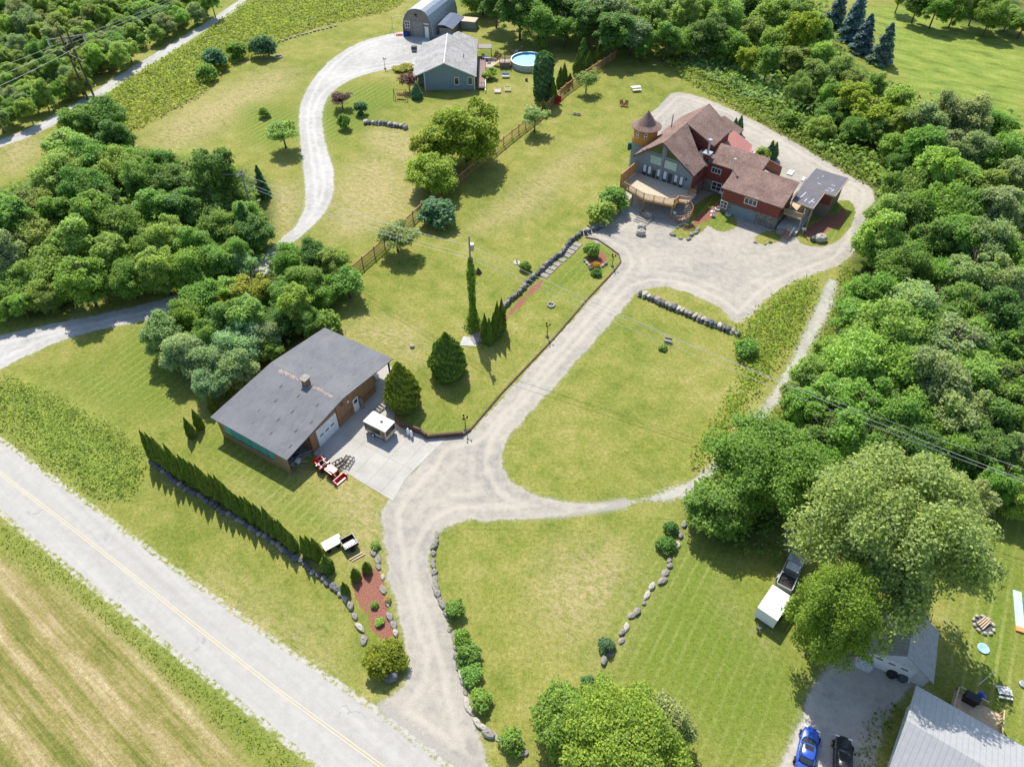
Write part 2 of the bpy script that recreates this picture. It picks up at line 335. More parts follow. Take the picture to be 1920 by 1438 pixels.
# ---------------------------------------------------------------- ground attribute areas (photo pixels)
AREAS = {
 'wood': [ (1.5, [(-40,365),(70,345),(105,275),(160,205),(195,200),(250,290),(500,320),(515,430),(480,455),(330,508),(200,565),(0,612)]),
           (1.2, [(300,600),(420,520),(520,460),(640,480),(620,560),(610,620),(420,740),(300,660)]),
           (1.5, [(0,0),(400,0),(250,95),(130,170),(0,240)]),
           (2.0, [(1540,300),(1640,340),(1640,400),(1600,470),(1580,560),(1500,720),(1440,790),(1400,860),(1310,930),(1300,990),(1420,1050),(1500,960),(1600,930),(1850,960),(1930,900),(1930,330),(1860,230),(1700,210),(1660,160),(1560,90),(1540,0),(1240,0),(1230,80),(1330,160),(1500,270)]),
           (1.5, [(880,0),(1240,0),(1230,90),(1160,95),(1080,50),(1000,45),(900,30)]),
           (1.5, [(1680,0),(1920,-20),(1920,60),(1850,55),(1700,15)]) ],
 'lush_shade': [ (.5, [(1290,400),(1318,372),(1350,360),(1380,425),(1344,434),(1328,420)]), (.5, [(1560,380),(1604,380),(1604,402),(1570,450),(1545,464),(1560,420)]), (2.5, [(0,965),(0,1030),(110,1095),(500,1438),(590,1438),(300,1200)]),  # first area paints the shade beside the deck as darker green grass
           (3.0, [(1240,960),(1330,1000),(1450,1200),(1510,1290),(1440,1438),(1330,1438),(1260,1300),(1120,1290),(1180,1150)]),
           (2.0, [(1800,960),(1930,930),(1930,1438),(1850,1360),(1770,1290),(1800,1150),(1840,1020)]),
           (2.0, [(410,800),(540,890),(560,930),(600,950),(650,1000),(560,990),(420,880),(370,800)]),
           (3.0, [(100,690),(260,700),(280,780),(180,770)]), (2.5, [(455,190),(560,200),(560,250),(500,290),(450,240)]),
           (2.0, [(250,600),(300,650),(360,730),(300,800),(200,700)]),
           (2.0, [(940,90),(1000,60),(1090,80),(1000,100)]), (1.5, [(735,760),(860,790),(860,815),(750,800)]),
           (1.5, [(1050,540),(1160,500),(1150,470),(1100,460),(1010,560)]), (2.0, [(600,180),(700,150),(760,170),(690,230),(610,280),(600,230)]) ],
 'dry': [ (3.0, [(640,320),(700,280),(770,330),(780,400),(700,430),(640,450),(610,430)]), (2.0, [(680,240),(780,240),(800,330),(700,290)]),
          (4.0, [(270,250),(400,170),(540,120),(560,150),(420,240),(320,290)]), (2.0, [(500,360),(560,330),(560,420),(510,440)]),
          (1.5, [(1375,1190),(1420,1170),(1450,1200),(1430,1240),(1390,1230)]), (1.2, [(1320,1080),(1350,1090),(1400,1160),(1380,1200)]),
          (1.5, [(440,885),(500,910),(560,940),(520,950),(450,910)]), (2.5, [(0,250),(90,260),(60,300),(0,340)]),
          (3.0, [(620,620),(760,600),(800,680),(740,660)]), (3.0, [(1000,1040),(1200,1020),(1180,1130),(1040,1230)]), (3.0, [(600,900),(720,900),(730,1080),(640,1000)]),
          (2.0, [(1280,990),(1290,1040),(1200,1170),(1130,1270),(1110,1250),(1230,1080)]), (3.0, [(900,430),(1010,400),(1060,330),(1150,250),(1040,300),(880,430)]),
          (4.0, [(400,1100),(620,1240),(560,1260),(380,1110)]), (2.0, [(1600,200),(1660,280),(1640,300)]) ],
 'meadow': [ (3.0, [(1600,0),(1930,40),(1930,260),(1760,200),(1680,150),(1650,80)]), (2.0, [(190,215),(520,60),(700,0),(440,0),(300,90),(170,180)]),
             (2.0, [(0,700),(150,770),(280,880),(230,930),(180,930),(0,790)]) ],
 'field': [ (.8, [(-200,900),(0,1041),(104,1104),(208,1180),(330,1290),(480,1438),(480,1600),(-400,1600)]) ],
 'mulch': [ (.4, [(1500,440),(1530,415),(1560,400),(1575,410),(1550,440),(1510,450)]), (.5, [(655,1085),(690,1055),(712,1075),(730,1130),(742,1200),(700,1200),(680,1160)]), (.4, [(945,600),(950,585),(1015,520),(1020,532),(952,602)]),
            (.4, [(1095,475),(1130,470),(1145,490),(1110,510)]), (.5, [(1275,440),(1330,415),(1370,380),(1340,380),(1290,420)]), (.5, [(1540,430),(1570,400),(1590,385),(1580,430)]),
            (.4, [(905,640),(930,625),(945,605),(940,600),(900,640)]) ],
}
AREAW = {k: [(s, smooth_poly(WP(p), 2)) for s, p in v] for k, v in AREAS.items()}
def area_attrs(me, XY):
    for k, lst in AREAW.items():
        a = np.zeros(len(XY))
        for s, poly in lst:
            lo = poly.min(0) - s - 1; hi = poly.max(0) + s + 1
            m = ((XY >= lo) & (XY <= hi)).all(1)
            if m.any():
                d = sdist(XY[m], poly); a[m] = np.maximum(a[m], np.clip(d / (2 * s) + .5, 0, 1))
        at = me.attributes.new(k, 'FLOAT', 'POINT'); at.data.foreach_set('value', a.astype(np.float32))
def grid_mesh(name, xs, ys, z, mat, keep=None, sdf=None):
    X, Y = np.meshgrid(xs, ys); XY = np.stack([X.ravel(), Y.ravel()], 1); nx, ny = len(xs), len(ys)
    i = np.arange(nx - 1)[None, :] + nx * np.arange(ny - 1)[:, None]; i = i.ravel(); q = np.stack([i, i + 1, i + 1 + nx, i + nx], 1)
    sd = None
    if sdf is not None:
        sd = sdf(XY); q = q[(sd[q] > keep).any(1)]
        used = np.unique(q); mp_ = np.full(len(XY), -1); mp_[used] = np.arange(len(used)); q = mp_[q]; XY = XY[used]; sd = sd[used]
    V = np.concatenate([XY, np.full((len(XY), 1), z)], 1)
    o = fastmesh(name, V, q, mat); area_attrs(o.data, XY)
    if sd is not None:
        at = o.data.attributes.new('sd', 'FLOAT', 'POINT'); at.data.foreach_set('value', sd.astype(np.float32))
    return o
far = lambda a, b: list(np.linspace(a, b, 5)[:-1])
xs = np.array(far(-4000, -170) + list(np.arange(-170, 170, .55)) + list(np.linspace(170, 4000, 5)))
ys = np.array(far(-1500, 0) + list(np.arange(0, 240, .55)) + list(np.linspace(240, 5000, 5)))
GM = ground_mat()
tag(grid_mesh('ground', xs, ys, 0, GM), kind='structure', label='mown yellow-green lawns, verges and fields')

def sheet(name, px, z, mat, keep=-.9, step=.35, sm=2, label=None, over=()):
    poly = smooth_poly(WP(px), sm) if sm else np.array(WP(px))
    lo = poly.min(0) - 1.5; hi = poly.max(0) + 1.5
    o = grid_mesh(name, np.arange(lo[0], hi[0], step), np.arange(lo[1], hi[1], step), z, mat, keep, lambda P: sdist(P, poly))
    n = len(o.data.vertices); XY = np.empty(n * 3, np.float32); o.data.vertices.foreach_get('co', XY); XY = XY.reshape(-1, 3)[:, :2].astype(float); a = np.zeros(n)
    for q in over: a = np.maximum(a, np.clip(sdist(XY, smooth_poly(WP(q), 2)) * 2 + .5, 0, 1))
    at = o.data.attributes.new('over', 'FLOAT', 'POINT'); at.data.foreach_set('value', a.astype(np.float32))
    SHP[name] = px; return tag(o, kind='structure', label=label)
SHP = {}
MGR = sheet_mat('gravel', 'gravel'); MWH = sheet_mat('white_gravel', 'white'); MTR = sheet_mat('stony_track', 'track'); MAS = sheet_mat('pale_asphalt', 'asphalt'); MEN = sheet_mat('sandy_gravel', 'entry')
ROAD_U = [(-260,648),(0,822),(208,975),(348,1080),(487,1180),(700,1326),(846,1438),(1000,1560)]
ROAD_L = [(860,1640),(590,1438),(520,1378),(271,1180),(130,1067),(0,962),(-260,770)]
TRACK = [(1000,932),(1080,948),(1170,936),(1240,915),(1295,895),(1345,850),(1400,790),(1440,735),(1480,670),(1505,610),(1530,560),(1545,520),(1580,520),(1570,570),(1545,620),(1505,695),(1455,770),(1400,840),(1345,890),(1290,945),(1200,948),(1100,965),(1000,975)]
sheet('gravel_driveway', [(690,1330),(738,1300),(765,1272),(768,1235),(757,1200),(745,1150),(733,1100),(726,1050),(720,1000),(712,960),(735,935),(757,900),(786,874),(800,850),(830,818),(876,814),(904,789),(1034,643),
  (1163,503),(1163,478),(1135,462),(1110,450),(1080,438),(1110,425),(1150,405),(1170,360),(1185,300),(1200,232),(1245,190),(1262,172),(1300,178),(1350,196),(1410,225),(1480,262),(1540,298),(1600,335),(1638,352),
  (1640,385),(1615,420),(1608,470),(1570,500),(1500,522),(1440,555),(1412,590),(1380,612),(1350,575),(1290,548),(1240,536),(1195,545),(1175,572),(1105,650),(1020,745),(955,815),(938,850),(942,885),(962,910),(1010,932),
  (1080,948),(1160,941),(1160,947),(1080,962),(1000,973),(925,975),(862,975),(822,995),(804,1040),(812,1095),(832,1150),(852,1200),(866,1260),(880,1320),(890,1350),(905,1400),(925,1470),(845,1440)], .016, MGR, label='pale gravel driveway from the road up round the red house', over=(TRACK,))
sheet('stony_track', TRACK, .012, MTR, -1.6, label='rough pale stone track with grass growing through')
sheet('white_gravel_lane', [(-60,640),(0,630),(100,607),(200,588),(310,562),(400,530),(480,490),(520,455),(560,420),(575,380),(570,320),(562,260),(560,200),(585,150),(620,112),(670,80),(730,64),(790,55),(830,62),(830,90),
  (810,110),(790,125),(760,128),(735,128),(700,136),(660,148),(620,172),(603,205),(606,260),(625,315),(627,360),(610,400),(570,440),(520,475),(495,520),(420,570),(330,590),(250,605),(150,625),(60,660),(-60,725)], .010, MWH, label='white gravel lane curving up to the bungalow')
sheet('gravel_path', [(-60,285),(0,264),(60,240),(160,184),(230,137),(333,76),(395,38),(450,0),(480,-20),(520,-20),(470,4),(410,40),(345,84),(240,148),(170,196),(70,252),(0,276),(-60,300)], .014, MWH, -.6, .4, 1, 'straight pale gravel path in the upper left')
sheet('parking_gravel', [(1500,1350),(1520,1290),(1560,1240),(1600,1225),(1680,1250),(1720,1270),(1690,1310),(1660,1350),(1640,1438),(1620,1520),(1440,1520),(1462,1438)], .012, MEN, -1, .3, 2, 'sandy gravel parking area with two cars')
sheet('road', ROAD_U + ROAD_L, .020, MAS, -.6, .3, 0, 'pale grey country road crossing the lower left corner', (SHP['gravel_driveway'],))
def patch(name, px, z, label):
    poly = smooth_poly(WP(px), 2); lo = poly.min(0) - .5; hi = poly.max(0) + .5
    return tag(grid_mesh(name, np.arange(lo[0], hi[0], .12), np.arange(lo[1], hi[1], .12), z, GM, 0, lambda P: sdist(P, poly) + .12 * np.sin(P[:, 0] * 5) * np.sin(P[:, 1] * 6)), kind='structure', label=label)
patch('grass_patch', [(1290,400),(1318,372),(1350,360),(1366,380),(1374,402),(1384,424),(1364,434),(1344,434),(1328,420),(1318,432),(1300,446),(1270,448),(1256,438),(1275,425),(1296,418)], .024, 'grass and mulch corner between the deck and the red wing')
patch('grass_patch', [(1488,440),(1510,415),(1545,395),(1575,375),(1598,378),(1604,402),(1592,430),(1572,450),(1545,464),(1505,460)], .024, 'grass and mulch strip beside the flat-roofed annex')
patch('grass_patch', [(1412,452),(1424,440),(1446,432),(1470,436),(1462,452),(1436,460)], .024, 'small grass patch before the stone wall of the wing')
patch('grass_patch', [(1448,262),(1456,270),(1462,290),(1452,296),(1442,282)], .024, 'grass strip by the back patio')
# concrete pad
mb = MB(); mb.prism(WP([(737,939),(651,888),(632,876),(600,858),(585,850),(545,872),(500,840),(600,760),(640,700),(700,660),(735,690),(742,748),(740,790),(790,812),(838,822),(812,846),(786,872),(759,900)]), -.05, .035)
b = NB('worn_concrete'); p = b.pos(); c = b.ramp(b.math('ADD', b.math('MULTIPLY', b.noise(p, .4, 5, .6), .6), b.math('MULTIPLY', b.noise(p, 6, 4, .7), .4)), [(.33, (.32, .305, .275)), (.66, (.47, .45, .405))])
br = b.n('ShaderNodeTexBrick'); b.l(b.pos((1, 1, 1), (0, 0, R(-58.7))), br.inputs['Vector']); br.inputs['Scale'].default_value = .13; br.inputs['Mortar Size'].default_value = .004; br.inputs['Color1'].default_value = br.inputs['Color2'].default_value = (1, 1, 1, 1); br.inputs['Mortar'].default_value = (.75, .74, .72, 1); br.offset = 0
tag(mb.build('concrete_pad', b.fin(b.mix(1.0, c, br.outputs[0], 'MULTIPLY'), .9, .2)), kind='structure', label='pale concrete pad in front of the workshop')
# yellow centre lines (part of road markings)
def line_strip(px, w, off, z):
    P = [Vector(G(*q)) for q in px]; V = []; F = []
    for i, q in enumerate(P):
        d = (P[min(i + 1, len(P) - 1)] - P[max(i - 1, 0)]).normalized(); nrm = Vector((-d.y, d.x, 0)); V += [q + nrm * (off - w / 2), q + nrm * (off + w / 2)]
    for v in V: v.z = z
    return V, [(2 * i, 2 * i + 2, 2 * i + 3, 2 * i + 1) for i in range(len(P) - 1)]
mb = MB(); cl = [(-200, 755), (0, 887), (139, 993), (250, 1080), (375, 1180), (520, 1293), (718, 1438), (900, 1580)]
mb.add(*line_strip(cl, .09, .11, .026)); mb.add(*line_strip(cl, .09, -.11, .026))
b = NB('worn_yellow_paint'); n = b.noise(b.pos(), 5, 4, .8)
tag(mb.build('road_centre_line', b.fin(b.mix(b.mr(n, .38, .6), (.44, .43, .40), (.58, .47, .24)), .8, .2)), kind='structure', label='faded double yellow centre line')

# ---------------------------------------------------------------- vegetation
def unit(v): return v / (np.linalg.norm(v, axis=-1, keepdims=True) + 1e-9)
def cards(P, Nn, size, asp=1.5, rng=RNG, up=None):
    """diamond leaf cards at P with normals N"""
    n = len(P); r = unit(rng.normal(size=(n, 3)))
    if up is not None: r = unit(np.array(up) + .25 * r)
    a = unit(np.cross(Nn, r)); b_ = unit(np.cross(Nn, a))
    if up is not None: a, b_ = b_, a
    s = size * rng.uniform(.6, 1.3, (n, 1)); a = a * s * asp * .5; b_ = b_ * s * .5
    V = np.stack([P - a, P - b_ * 1.0 + a * .1, P + a, P + b_ + a * .1], 1)
    V[:, 0] -= Nn * s * .12; V[:, 2] -= Nn * s * .12
    return V.reshape(-1, 3)
def quads_of(n): return np.arange(n * 4).reshape(n, 4)
def lobes_crown(R_, z0, z1, nl, per, card, seed, lr=(.30, .5), top=1.0, inner=.15, flat=.75):
    """crown made of leafy lobes between z0 and z1, radius R_"""
    g = np.random.default_rng(seed); H = z1 - z0; Vs = []; dn = .6 if z0 < .5 else .25
    zc = (z0 + z1) / 2
    for i in range(nl):
        d = unit(g.normal(size=3)); d[2] = abs(d[2]) * 1.2 - dn if g.random() < .8 else d[2]; d = unit(d)
        rad = g.uniform(.4, .92) if i > 2 else g.uniform(0, .3)
        q = g.uniform(*lr) * (1.35 - .55 * rad); c = np.array([d[0] * R_ * rad, d[1] * R_ * rad, zc + d[2] * H / 2 * rad * top])
        r = np.array([q * R_, q * R_, q * R_ * flat * (H / (2 * R_)) ** .5]) * g.uniform(.85, 1.15, 3)
        n = int(per * q / .4); D = unit(g.normal(size=(n, 3))); D[:, 2] = np.where(D[:, 2] < -.3, -D[:, 2], D[:, 2])
        rj = g.uniform(.62, 1.16, (n, 1)) * (1 + .22 * np.sin(D[:, :1] * 7 + i) * np.sin(D[:, 1:2] * 6 + 2 * i))
        rj = np.where(g.random((n, 1)) < inner, rj * .6, rj)
        P = c + D * r * rj; Nn = unit(unit(D / r * r.mean()) * .6 + g.normal(size=(n, 3)) * .5 + np.array([0, 0, .95]))
        Vs.append(cards(P, Nn, card, 1.5, g))
    V = np.concatenate(Vs); V[:, 2] = np.maximum(V[:, 2], .03); return V
def limb_crown(R_, z0, z1, nlimb, per, card, seed, droop=.25):
    """ragged crown: leafy masses strung along spreading limbs"""
    g = np.random.default_rng(seed); H = z1 - z0; Vs = []
    for i in range(nlimb):
        a = i * 2.399 + g.normal(0, .2); el = g.uniform(.05, 1) ** .8; L = R_ * g.uniform(.72, 1.12) * (1 - .45 * el); a_ = a
        for t in (.22, .42, .6, .76, .9, 1.02):
            a_ += g.normal(0, .09); q = R_ * (.27 - .155 * t) * g.uniform(.75, 1.25)
            z = z0 + H * (.30 + .58 * el * min(1, t * 1.3)) + H * .22 * math.sin(t * 2.6) - H * droop * max(0, t - .6) + g.normal(0, .04) * H
            c = np.array([math.cos(a_) * L * t, math.sin(a_) * L * t, min(z, z1 - q * .6)]) + g.normal(size=3) * q * .25
            n = int(per * (q / (R_ * .2)) ** 1.6); D = unit(g.normal(size=(n, 3))); D[:, 2] = np.where(D[:, 2] < -.4, -D[:, 2], D[:, 2]); rj = g.uniform(.45, 1.25, (n, 1))
            out = np.array([math.cos(a_), math.sin(a_), -droop]); P = c + D * rj * q * np.array([1, 1, .8]) + out * (D @ out)[:, None] * q * .55
            Vs.append(cards(P, unit(D * .5 + g.normal(size=(n, 3)) * .5 + np.array([0, 0, 1.0])), card, 1.6, g))
    V = np.concatenate(Vs); V[:, 2] = np.maximum(V[:, 2], .03); return V
def trunk_mb(h, r, spread, seed, nb=7, lean=0):
    g = random.Random(seed); m = MB(); m.tube([(0, 0, -.05), (.05 * r, 0, h * .3), (lean * .5, .05, h * .62), (lean, 0, h)], r, 8, r * .35)
    for i in range(nb):
        a = g.uniform(0, 6.28); z = h * g.uniform(.28, .75); L = spread * g.uniform(.5, .95)
        p0 = (0, 0, z); p1 = (math.cos(a) * L * .5, math.sin(a) * L * .5, z + h * .14); p2 = (math.cos(a) * L, math.sin(a) * L, z + h * g.uniform(.15, .34))
        m.tube([p0, p1, p2], r * .42, 6, r * .1)
        for k in (-1, 1):
            b_ = a + k * g.uniform(.3, .7); m.tube([p1, (p1[0] + math.cos(b_) * L * .45, p1[1] + math.sin(b_) * L * .45, p1[2] + h * .14)], r * .2, 5, r * .06)
    return m
PROTO = {}
def proto(key, V, mat, trunk, R_, H, tn='trunk', cn='crown'):
    e = bpy.data.objects.new('tree', None); PROTO[key] = dict(e=e, R=R_, H=H)
    cr = fastmesh(cn, V, quads_of(len(V) // 4), mat); tr = trunk.build(tn, BARK, None, True) if trunk else None
    PROTO[key]['crown'] = cr; PROTO[key]['trunk'] = tr; COL.objects.unlink(cr)
    if tr: COL.objects.unlink(tr)
for i in range(4):
    R_, H = 4.0, 8.0
    proto('broad%d' % i, lobes_crown(R_, .1, H, 52, 640, .22, 10 + i, (.2, .42)), LEAF, trunk_mb(H * .8, .22, R_ * .8, i), R_, H)
for i in (4, 5):
    proto('broad%d' % i, limb_crown(4.0, .1, 8.0, 26, 190, .22, 20 + i, .15), LEAF, trunk_mb(6.4, .22, 3.2, i), 4.0, 8.0)
for i in range(2):
    proto('tall%d' % i, lobes_crown(3.0, .1, 9.5, 50, 460, .21, 30 + i, (.2, .42)), LEAF, trunk_mb(8, .2, 2.2, 5 + i), 3.0, 9.5)
proto('big0', limb_crown(8.0, 2.0, 12.5, 40, 620, .19, 50, .3), LEAF, trunk_mb(10, .5, 6.5, 9, 12), 8.0, 12.5)
proto('big1', np.concatenate([limb_crown(6.5, .8, 9.5, 34, 420, .19, 51, .2), lobes_crown(5.6, .8, 8.2, 50, 700, .19, 52, (.16, .34))]), LEAF, trunk_mb(7.5, .4, 5, 12, 11), 6.5, 9.5)
proto('apple', lobes_crown(2.3, .9, 3.9, 16, 170, .20, 60, (.26, .42), 1, .3), LEAF, trunk_mb(3, .13, 1.9, 13, 8), 2.3, 3.9)
proto('apple1', lobes_crown(2.3, 1.1, 4.4, 24, 330, .17, 61, (.26, .4)), LEAF, trunk_mb(3.4, .13, 1.7, 14, 8), 2.3, 4.4)
for i in range(3):
    proto('bush%d' % i, lobes_crown(1.3, 0.02, 1.9, 14, 330, .17, 70 + i, (.36, .55)), LEAF, trunk_mb(1.3, .06, .9, 20 + i, 6), 1.3, 1.9)
proto('fine', lobes_crown(1.3, 0.02, 1.6, 20, 380, .12, 75, (.3, .46)), LEAF, trunk_mb(1.1, .06, .9, 25, 6), 1.3, 1.6)
def cone_cards(n, prof, card, seed, jit=.12, asp=2.4, upw=1.0, cl=.0):
    g = np.random.default_rng(seed); z = g.uniform(0, 1, n * 2); r = np.interp(z, [p[0] for p in prof], [p[1] for p in prof]); k = g.random(n * 2) * max(p[1] for p in prof) < r; z = z[k][:n]; r = r[k][:n]; n = len(z)
    a = g.uniform(0, 2 * np.pi, n); rr = r * (1 - np.abs(g.normal(0, jit, n))) * (1 + cl * np.sin(a * 5 + z * 17) * np.sin(z * 31 + a * 2))
    D = np.stack([np.cos(a), np.sin(a), np.full(n, .35)], 1); P = np.stack([np.cos(a) * rr, np.sin(a) * rr, z * PH], 1)
    return cards(P, unit(D + g.normal(size=(n, 3)) * .38), card, asp, g, (0, 0, upw))
PH = 3.4; CED = [(0, .45), (.08, .6), (.3, .62), (.55, .47), (.8, .22), (1, .01)]
for i in range(2): proto('cedar%d' % i, cone_cards(2600, CED, .13, 80 + i, .15, 2.2, 1, .2), NEEDLE, MB().tube([(0, 0, 0), (0, 0, 2.6)], .06, 6, .02), .66, PH, 'trunk', 'foliage')
PH = 7.0; proto('oval', cone_cards(15000, [(0, 1.6), (.12, 2.2), (.32, 2.35), (.6, 1.75), (.85, .8), (1, .08)], .22, 84, .17, 1.8, 1, .17), NEEDLE, MB().tube([(0, 0, 0), (0, 0, 6)], .16, 8, .05), 2.35, PH, 'trunk', 'foliage')
PH = 8.0; proto('column', cone_cards(7000, [(0, .5), (.08, 1.15), (.3, 1.35), (.8, 1.3), (.93, .9), (1, .15)], .34, 85, .16, 1.3, .3, .2), LEAF, MB().tube([(0, 0, 0), (0, 0, 7)], .15, 8, .05), 1.35, PH)
def spruce(seed, H, R0, n):
    g = np.random.default_rng(seed); out = []
    for t in range(22):
        z = H * (t + .6) / 23; rad = R0 * (1 - z / H) ** .7 * g.uniform(.85, 1.12); m = int(n * rad / R0 / 9) + 12; nb = 9
        bi = g.integers(0, nb, m); a = bi * 2 * np.pi / nb + t * .7 + g.normal(0, .16, m); q = g.uniform(.25, 1, m) ** .7 * rad * (.8 + .3 * np.sin(bi * 2.1 + t))
        P = np.stack([np.cos(a) * q, np.sin(a) * q, z + .25 * rad - q * .28 + g.normal(0, .05, m)], 1)
        Nn = unit(np.stack([np.cos(a) * .5, np.sin(a) * .5, np.ones(m)], 1) + g.normal(size=(m, 3)) * .6)
        out.append(cards(P, Nn, .26, 1.8, g))
    return np.concatenate(out)
proto('spruce', spruce(90, 8.0, 2.4, 6500), NEEDLE, MB().tube([(0, 0, 0), (0, 0, 7.6)], .16, 8, .03), 2.4, 8.0, 'trunk', 'foliage')
TREES = 0
HUE = {'dark': (.14, .27, .065), 'mid': (.20, .36, .075), 'lite': (.29, .45, .11), 'lime': (.31, .42, .05), 'silver': (.27, .41, .20), 'pale': (.30, .41, .19), 'olive': (.26, .37, .10),
       'teal': (.12, .25, .12), 'purple': (.17, .09, .10), 'blue': (.15, .235, .25), 'cedar': (.135, .215, .03), 'yellow': (.31, .37, .06), 'cream': (.42, .40, .17), 'willow': (.26, .375, .13), 'gold': (.42, .30, .03)}
def tree(key, name, label, cat, cx, cy, rpx, hue, h=None, group=None, base=False, rz=None, jit=.12):
    """crown centre at photo pixel (cx, cy) with pixel radius rpx; base=True: (cx, cy) is the foot"""
    global TREES; TREES += 1
    p = PROTO[key]
    if base: P = G(cx, cy); r = rpx * mpp(P); hh = h if h else p['H'] * r / p['R']
    else:
        P = G(cx, cy, 3.0); r = rpx * mpp(P); hh = h if h else min(p['H'] * r / p['R'], 1.7 * r + 2.5) * random.Random(int(cx * 7 + cy)).uniform(.85, 1.25); hc = hh * .58; P = G(cx, cy, hc)
    rnd = random.Random(int(cx * 31 + cy * 17)); s = r / p['R'] * (rnd.uniform(.85, 1.12) if not base and rpx > 12 and rpx < 60 else 1)
    e = thing(name, label, cat, (P[0], P[1], 0), rnd.uniform(0, 6.28) if rz is None else rz, group, (s, s, hh / p['H']))
    if isinstance(hue, str): hue = HUE[hue]
    for part in ('trunk', 'crown'):
        if p[part] is None: continue
        c = p[part].copy(); COL.objects.link(c); c.parent = e
        f = rnd.uniform(1 - jit, 1 + jit); c.color = (hue[0] * f * rnd.uniform(.9, 1.1), hue[1] * f, hue[2] * f * rnd.uniform(.85, 1.15), 1)
    return e
def B(i): return 'broad%d' % (i % 4)
HN = {'dark': 'dark green', 'mid': 'mid green', 'lite': 'light green', 'lime': 'yellow-green', 'silver': 'silvery green', 'pale': 'pale green', 'olive': 'olive green', 'teal': 'blue-green', 'yellow': 'yellowing', 'willow': 'pale silvery'}
def wood(lst, where, grp, keys=('broad0', 'broad1', 'broad4', 'broad3', 'tall0', 'broad5', 'tall1', 'broad2')):
    ax = np.array([t[0] for t in lst]); ay = np.array([t[1] for t in lst]); qx = np.percentile(ax, (33, 67)); qy = np.percentile(ay, (25, 50, 75))
    for i, t in enumerate(lst):
        x, y, r, hue = t[:4]; part = ('back', 'upper', 'lower', 'front')[int((y > qy).sum())] + ' ' + ('left', 'middle', 'right')[int((x > qx).sum())]; k = keys[(i * 7 + int(x)) % len(keys)]; tall = k.startswith('tall')
        tree(k, 'leafy_tree', '%s leafy tree %s, %s part' % (HN[hue], where, part), 'tree', x, y, r * (1.12 if not tall else .95), hue, None, grp)
d, m_, l_, y_, o_, p_, s_ = 'dark', 'mid', 'lite', 'lime', 'olive', 'pale', 'silver'
wood([(185,215,36,d),(150,235,34,m_),(120,270,38,l_),(215,255,36,d),(165,290,40,m_),(108,320,38,l_),(215,310,38,l_),(160,350,40,m_),(265,330,36,m_),(300,300,30,m_),(330,345,42,d),(295,385,38,m_),(345,395,36,d),(410,335,44,d),
      (60,380,36,o_),(20,420,40,m_),(100,395,38,m_),(60,440,40,o_),(180,410,40,m_),(135,450,42,l_),(235,430,38,m_),(310,440,36,l_),(270,470,36,m_),(392,380,38,m_),(440,370,30,l_),(365,455,36,m_),(410,430,36,m_),(455,400,34,m_),(475,430,30,d),
      (210,480,40,l_),(10,480,40,p_),(80,500,42,l_),(150,515,42,m_),(240,520,38,m_),(300,510,36,l_),(350,500,34,m_),(395,485,32,m_),(440,470,28,m_),(15,540,34,m_),(70,548,32,l_),(130,548,30,m_),(190,538,28,m_),(240,528,26,m_),(292,515,26,l_),(338,508,24,m_),(-5,570,26,l_),(40,574,20,l_),(232,295,30,l_),(190,375,34,d),(88,562,22,o_)],
     'in the wood by the white lane', 'trees in the wood left of the white lane')
wood([(470,540,34,'yellow'),(432,566,30,y_),(545,485,36,m_),(590,480,34,d),(625,495,30,l_),(640,515,22,l_),(565,525,36,m_),(600,540,32,m_),(520,555,34,m_),(380,560,36,m_),(345,590,34,m_),(415,595,38,m_),(465,600,36,l_),(510,600,34,d),(555,575,34,l_),(575,600,28,m_),(430,540,26,l_)],
     'in the clump behind the workshop', 'trees in the clump behind the workshop')
wood([(305,625,34,s_),(340,655,38,s_),(385,630,34,m_),(385,675,38,s_),(440,640,40,s_),(485,625,34,s_),(440,685,34,p_),(395,712,30,s_),(500,650,26,m_)],
     'in the clump left of the workshop', 'silvery shrubs left of the workshop', ('broad1', 'broad2', 'broad3'))
tree('fine', 'shrub', 'pale grey shrub beside the white lane at the gap in the trees', 'shrub', 455, 490, 26, 'silver', 4)
tree('bush1', 'shrub', 'bright round bush at the back corner of the workshop', 'shrub', 603, 606, 28, 'mid', 3)
rr = random.Random(3)
def scatter(poly, n, rmin, sep, seed):
    P = np.array(poly, float); lo, hi = P.min(0), P.max(0); g = np.random.default_rng(seed); out = []
    for _ in range(n * 60):
        q = g.uniform(lo, hi)
        if sdist(q[None], P)[0] > rmin and all((q[0] - a[0]) ** 2 + ((q[1] - a[1]) * 1.35) ** 2 > sep ** 2 for a in out): out.append(q)
        if len(out) >= n: break
    return out
UL = [(-15,-20),(425,-20),(385,25),(325,50),(270,85),(225,110),(150,165),(80,205),(0,232),(-15,235)]
wood([(q[0], q[1], rr.uniform(12, 21), rr.choice([m_, l_, l_, o_, p_, l_])) for q in scatter(UL, 125, 5, 21, 5)], 'in the wood beyond the gravel path', 'young trees beyond the gravel path')
wood([(930,8,34,d),(905,-10,30,m_),(975,22,38,d),(1010,35,34,m_),(1025,0,36,d),(1065,18,36,d),(1060,45,26,m_),(1105,45,34,d),(1110,5,36,m_),(1150,65,38,d),(1145,25,36,p_),(1185,55,34,s_),(1195,15,36,m_),(1225,40,32,m_),(1250,70,28,m_),(1240,10,32,d),(1205,90,22,m_),(1285,25,32,l_),(1275,75,28,m_)],
     'in the row behind the pool lawn', 'trees behind the pool lawn')
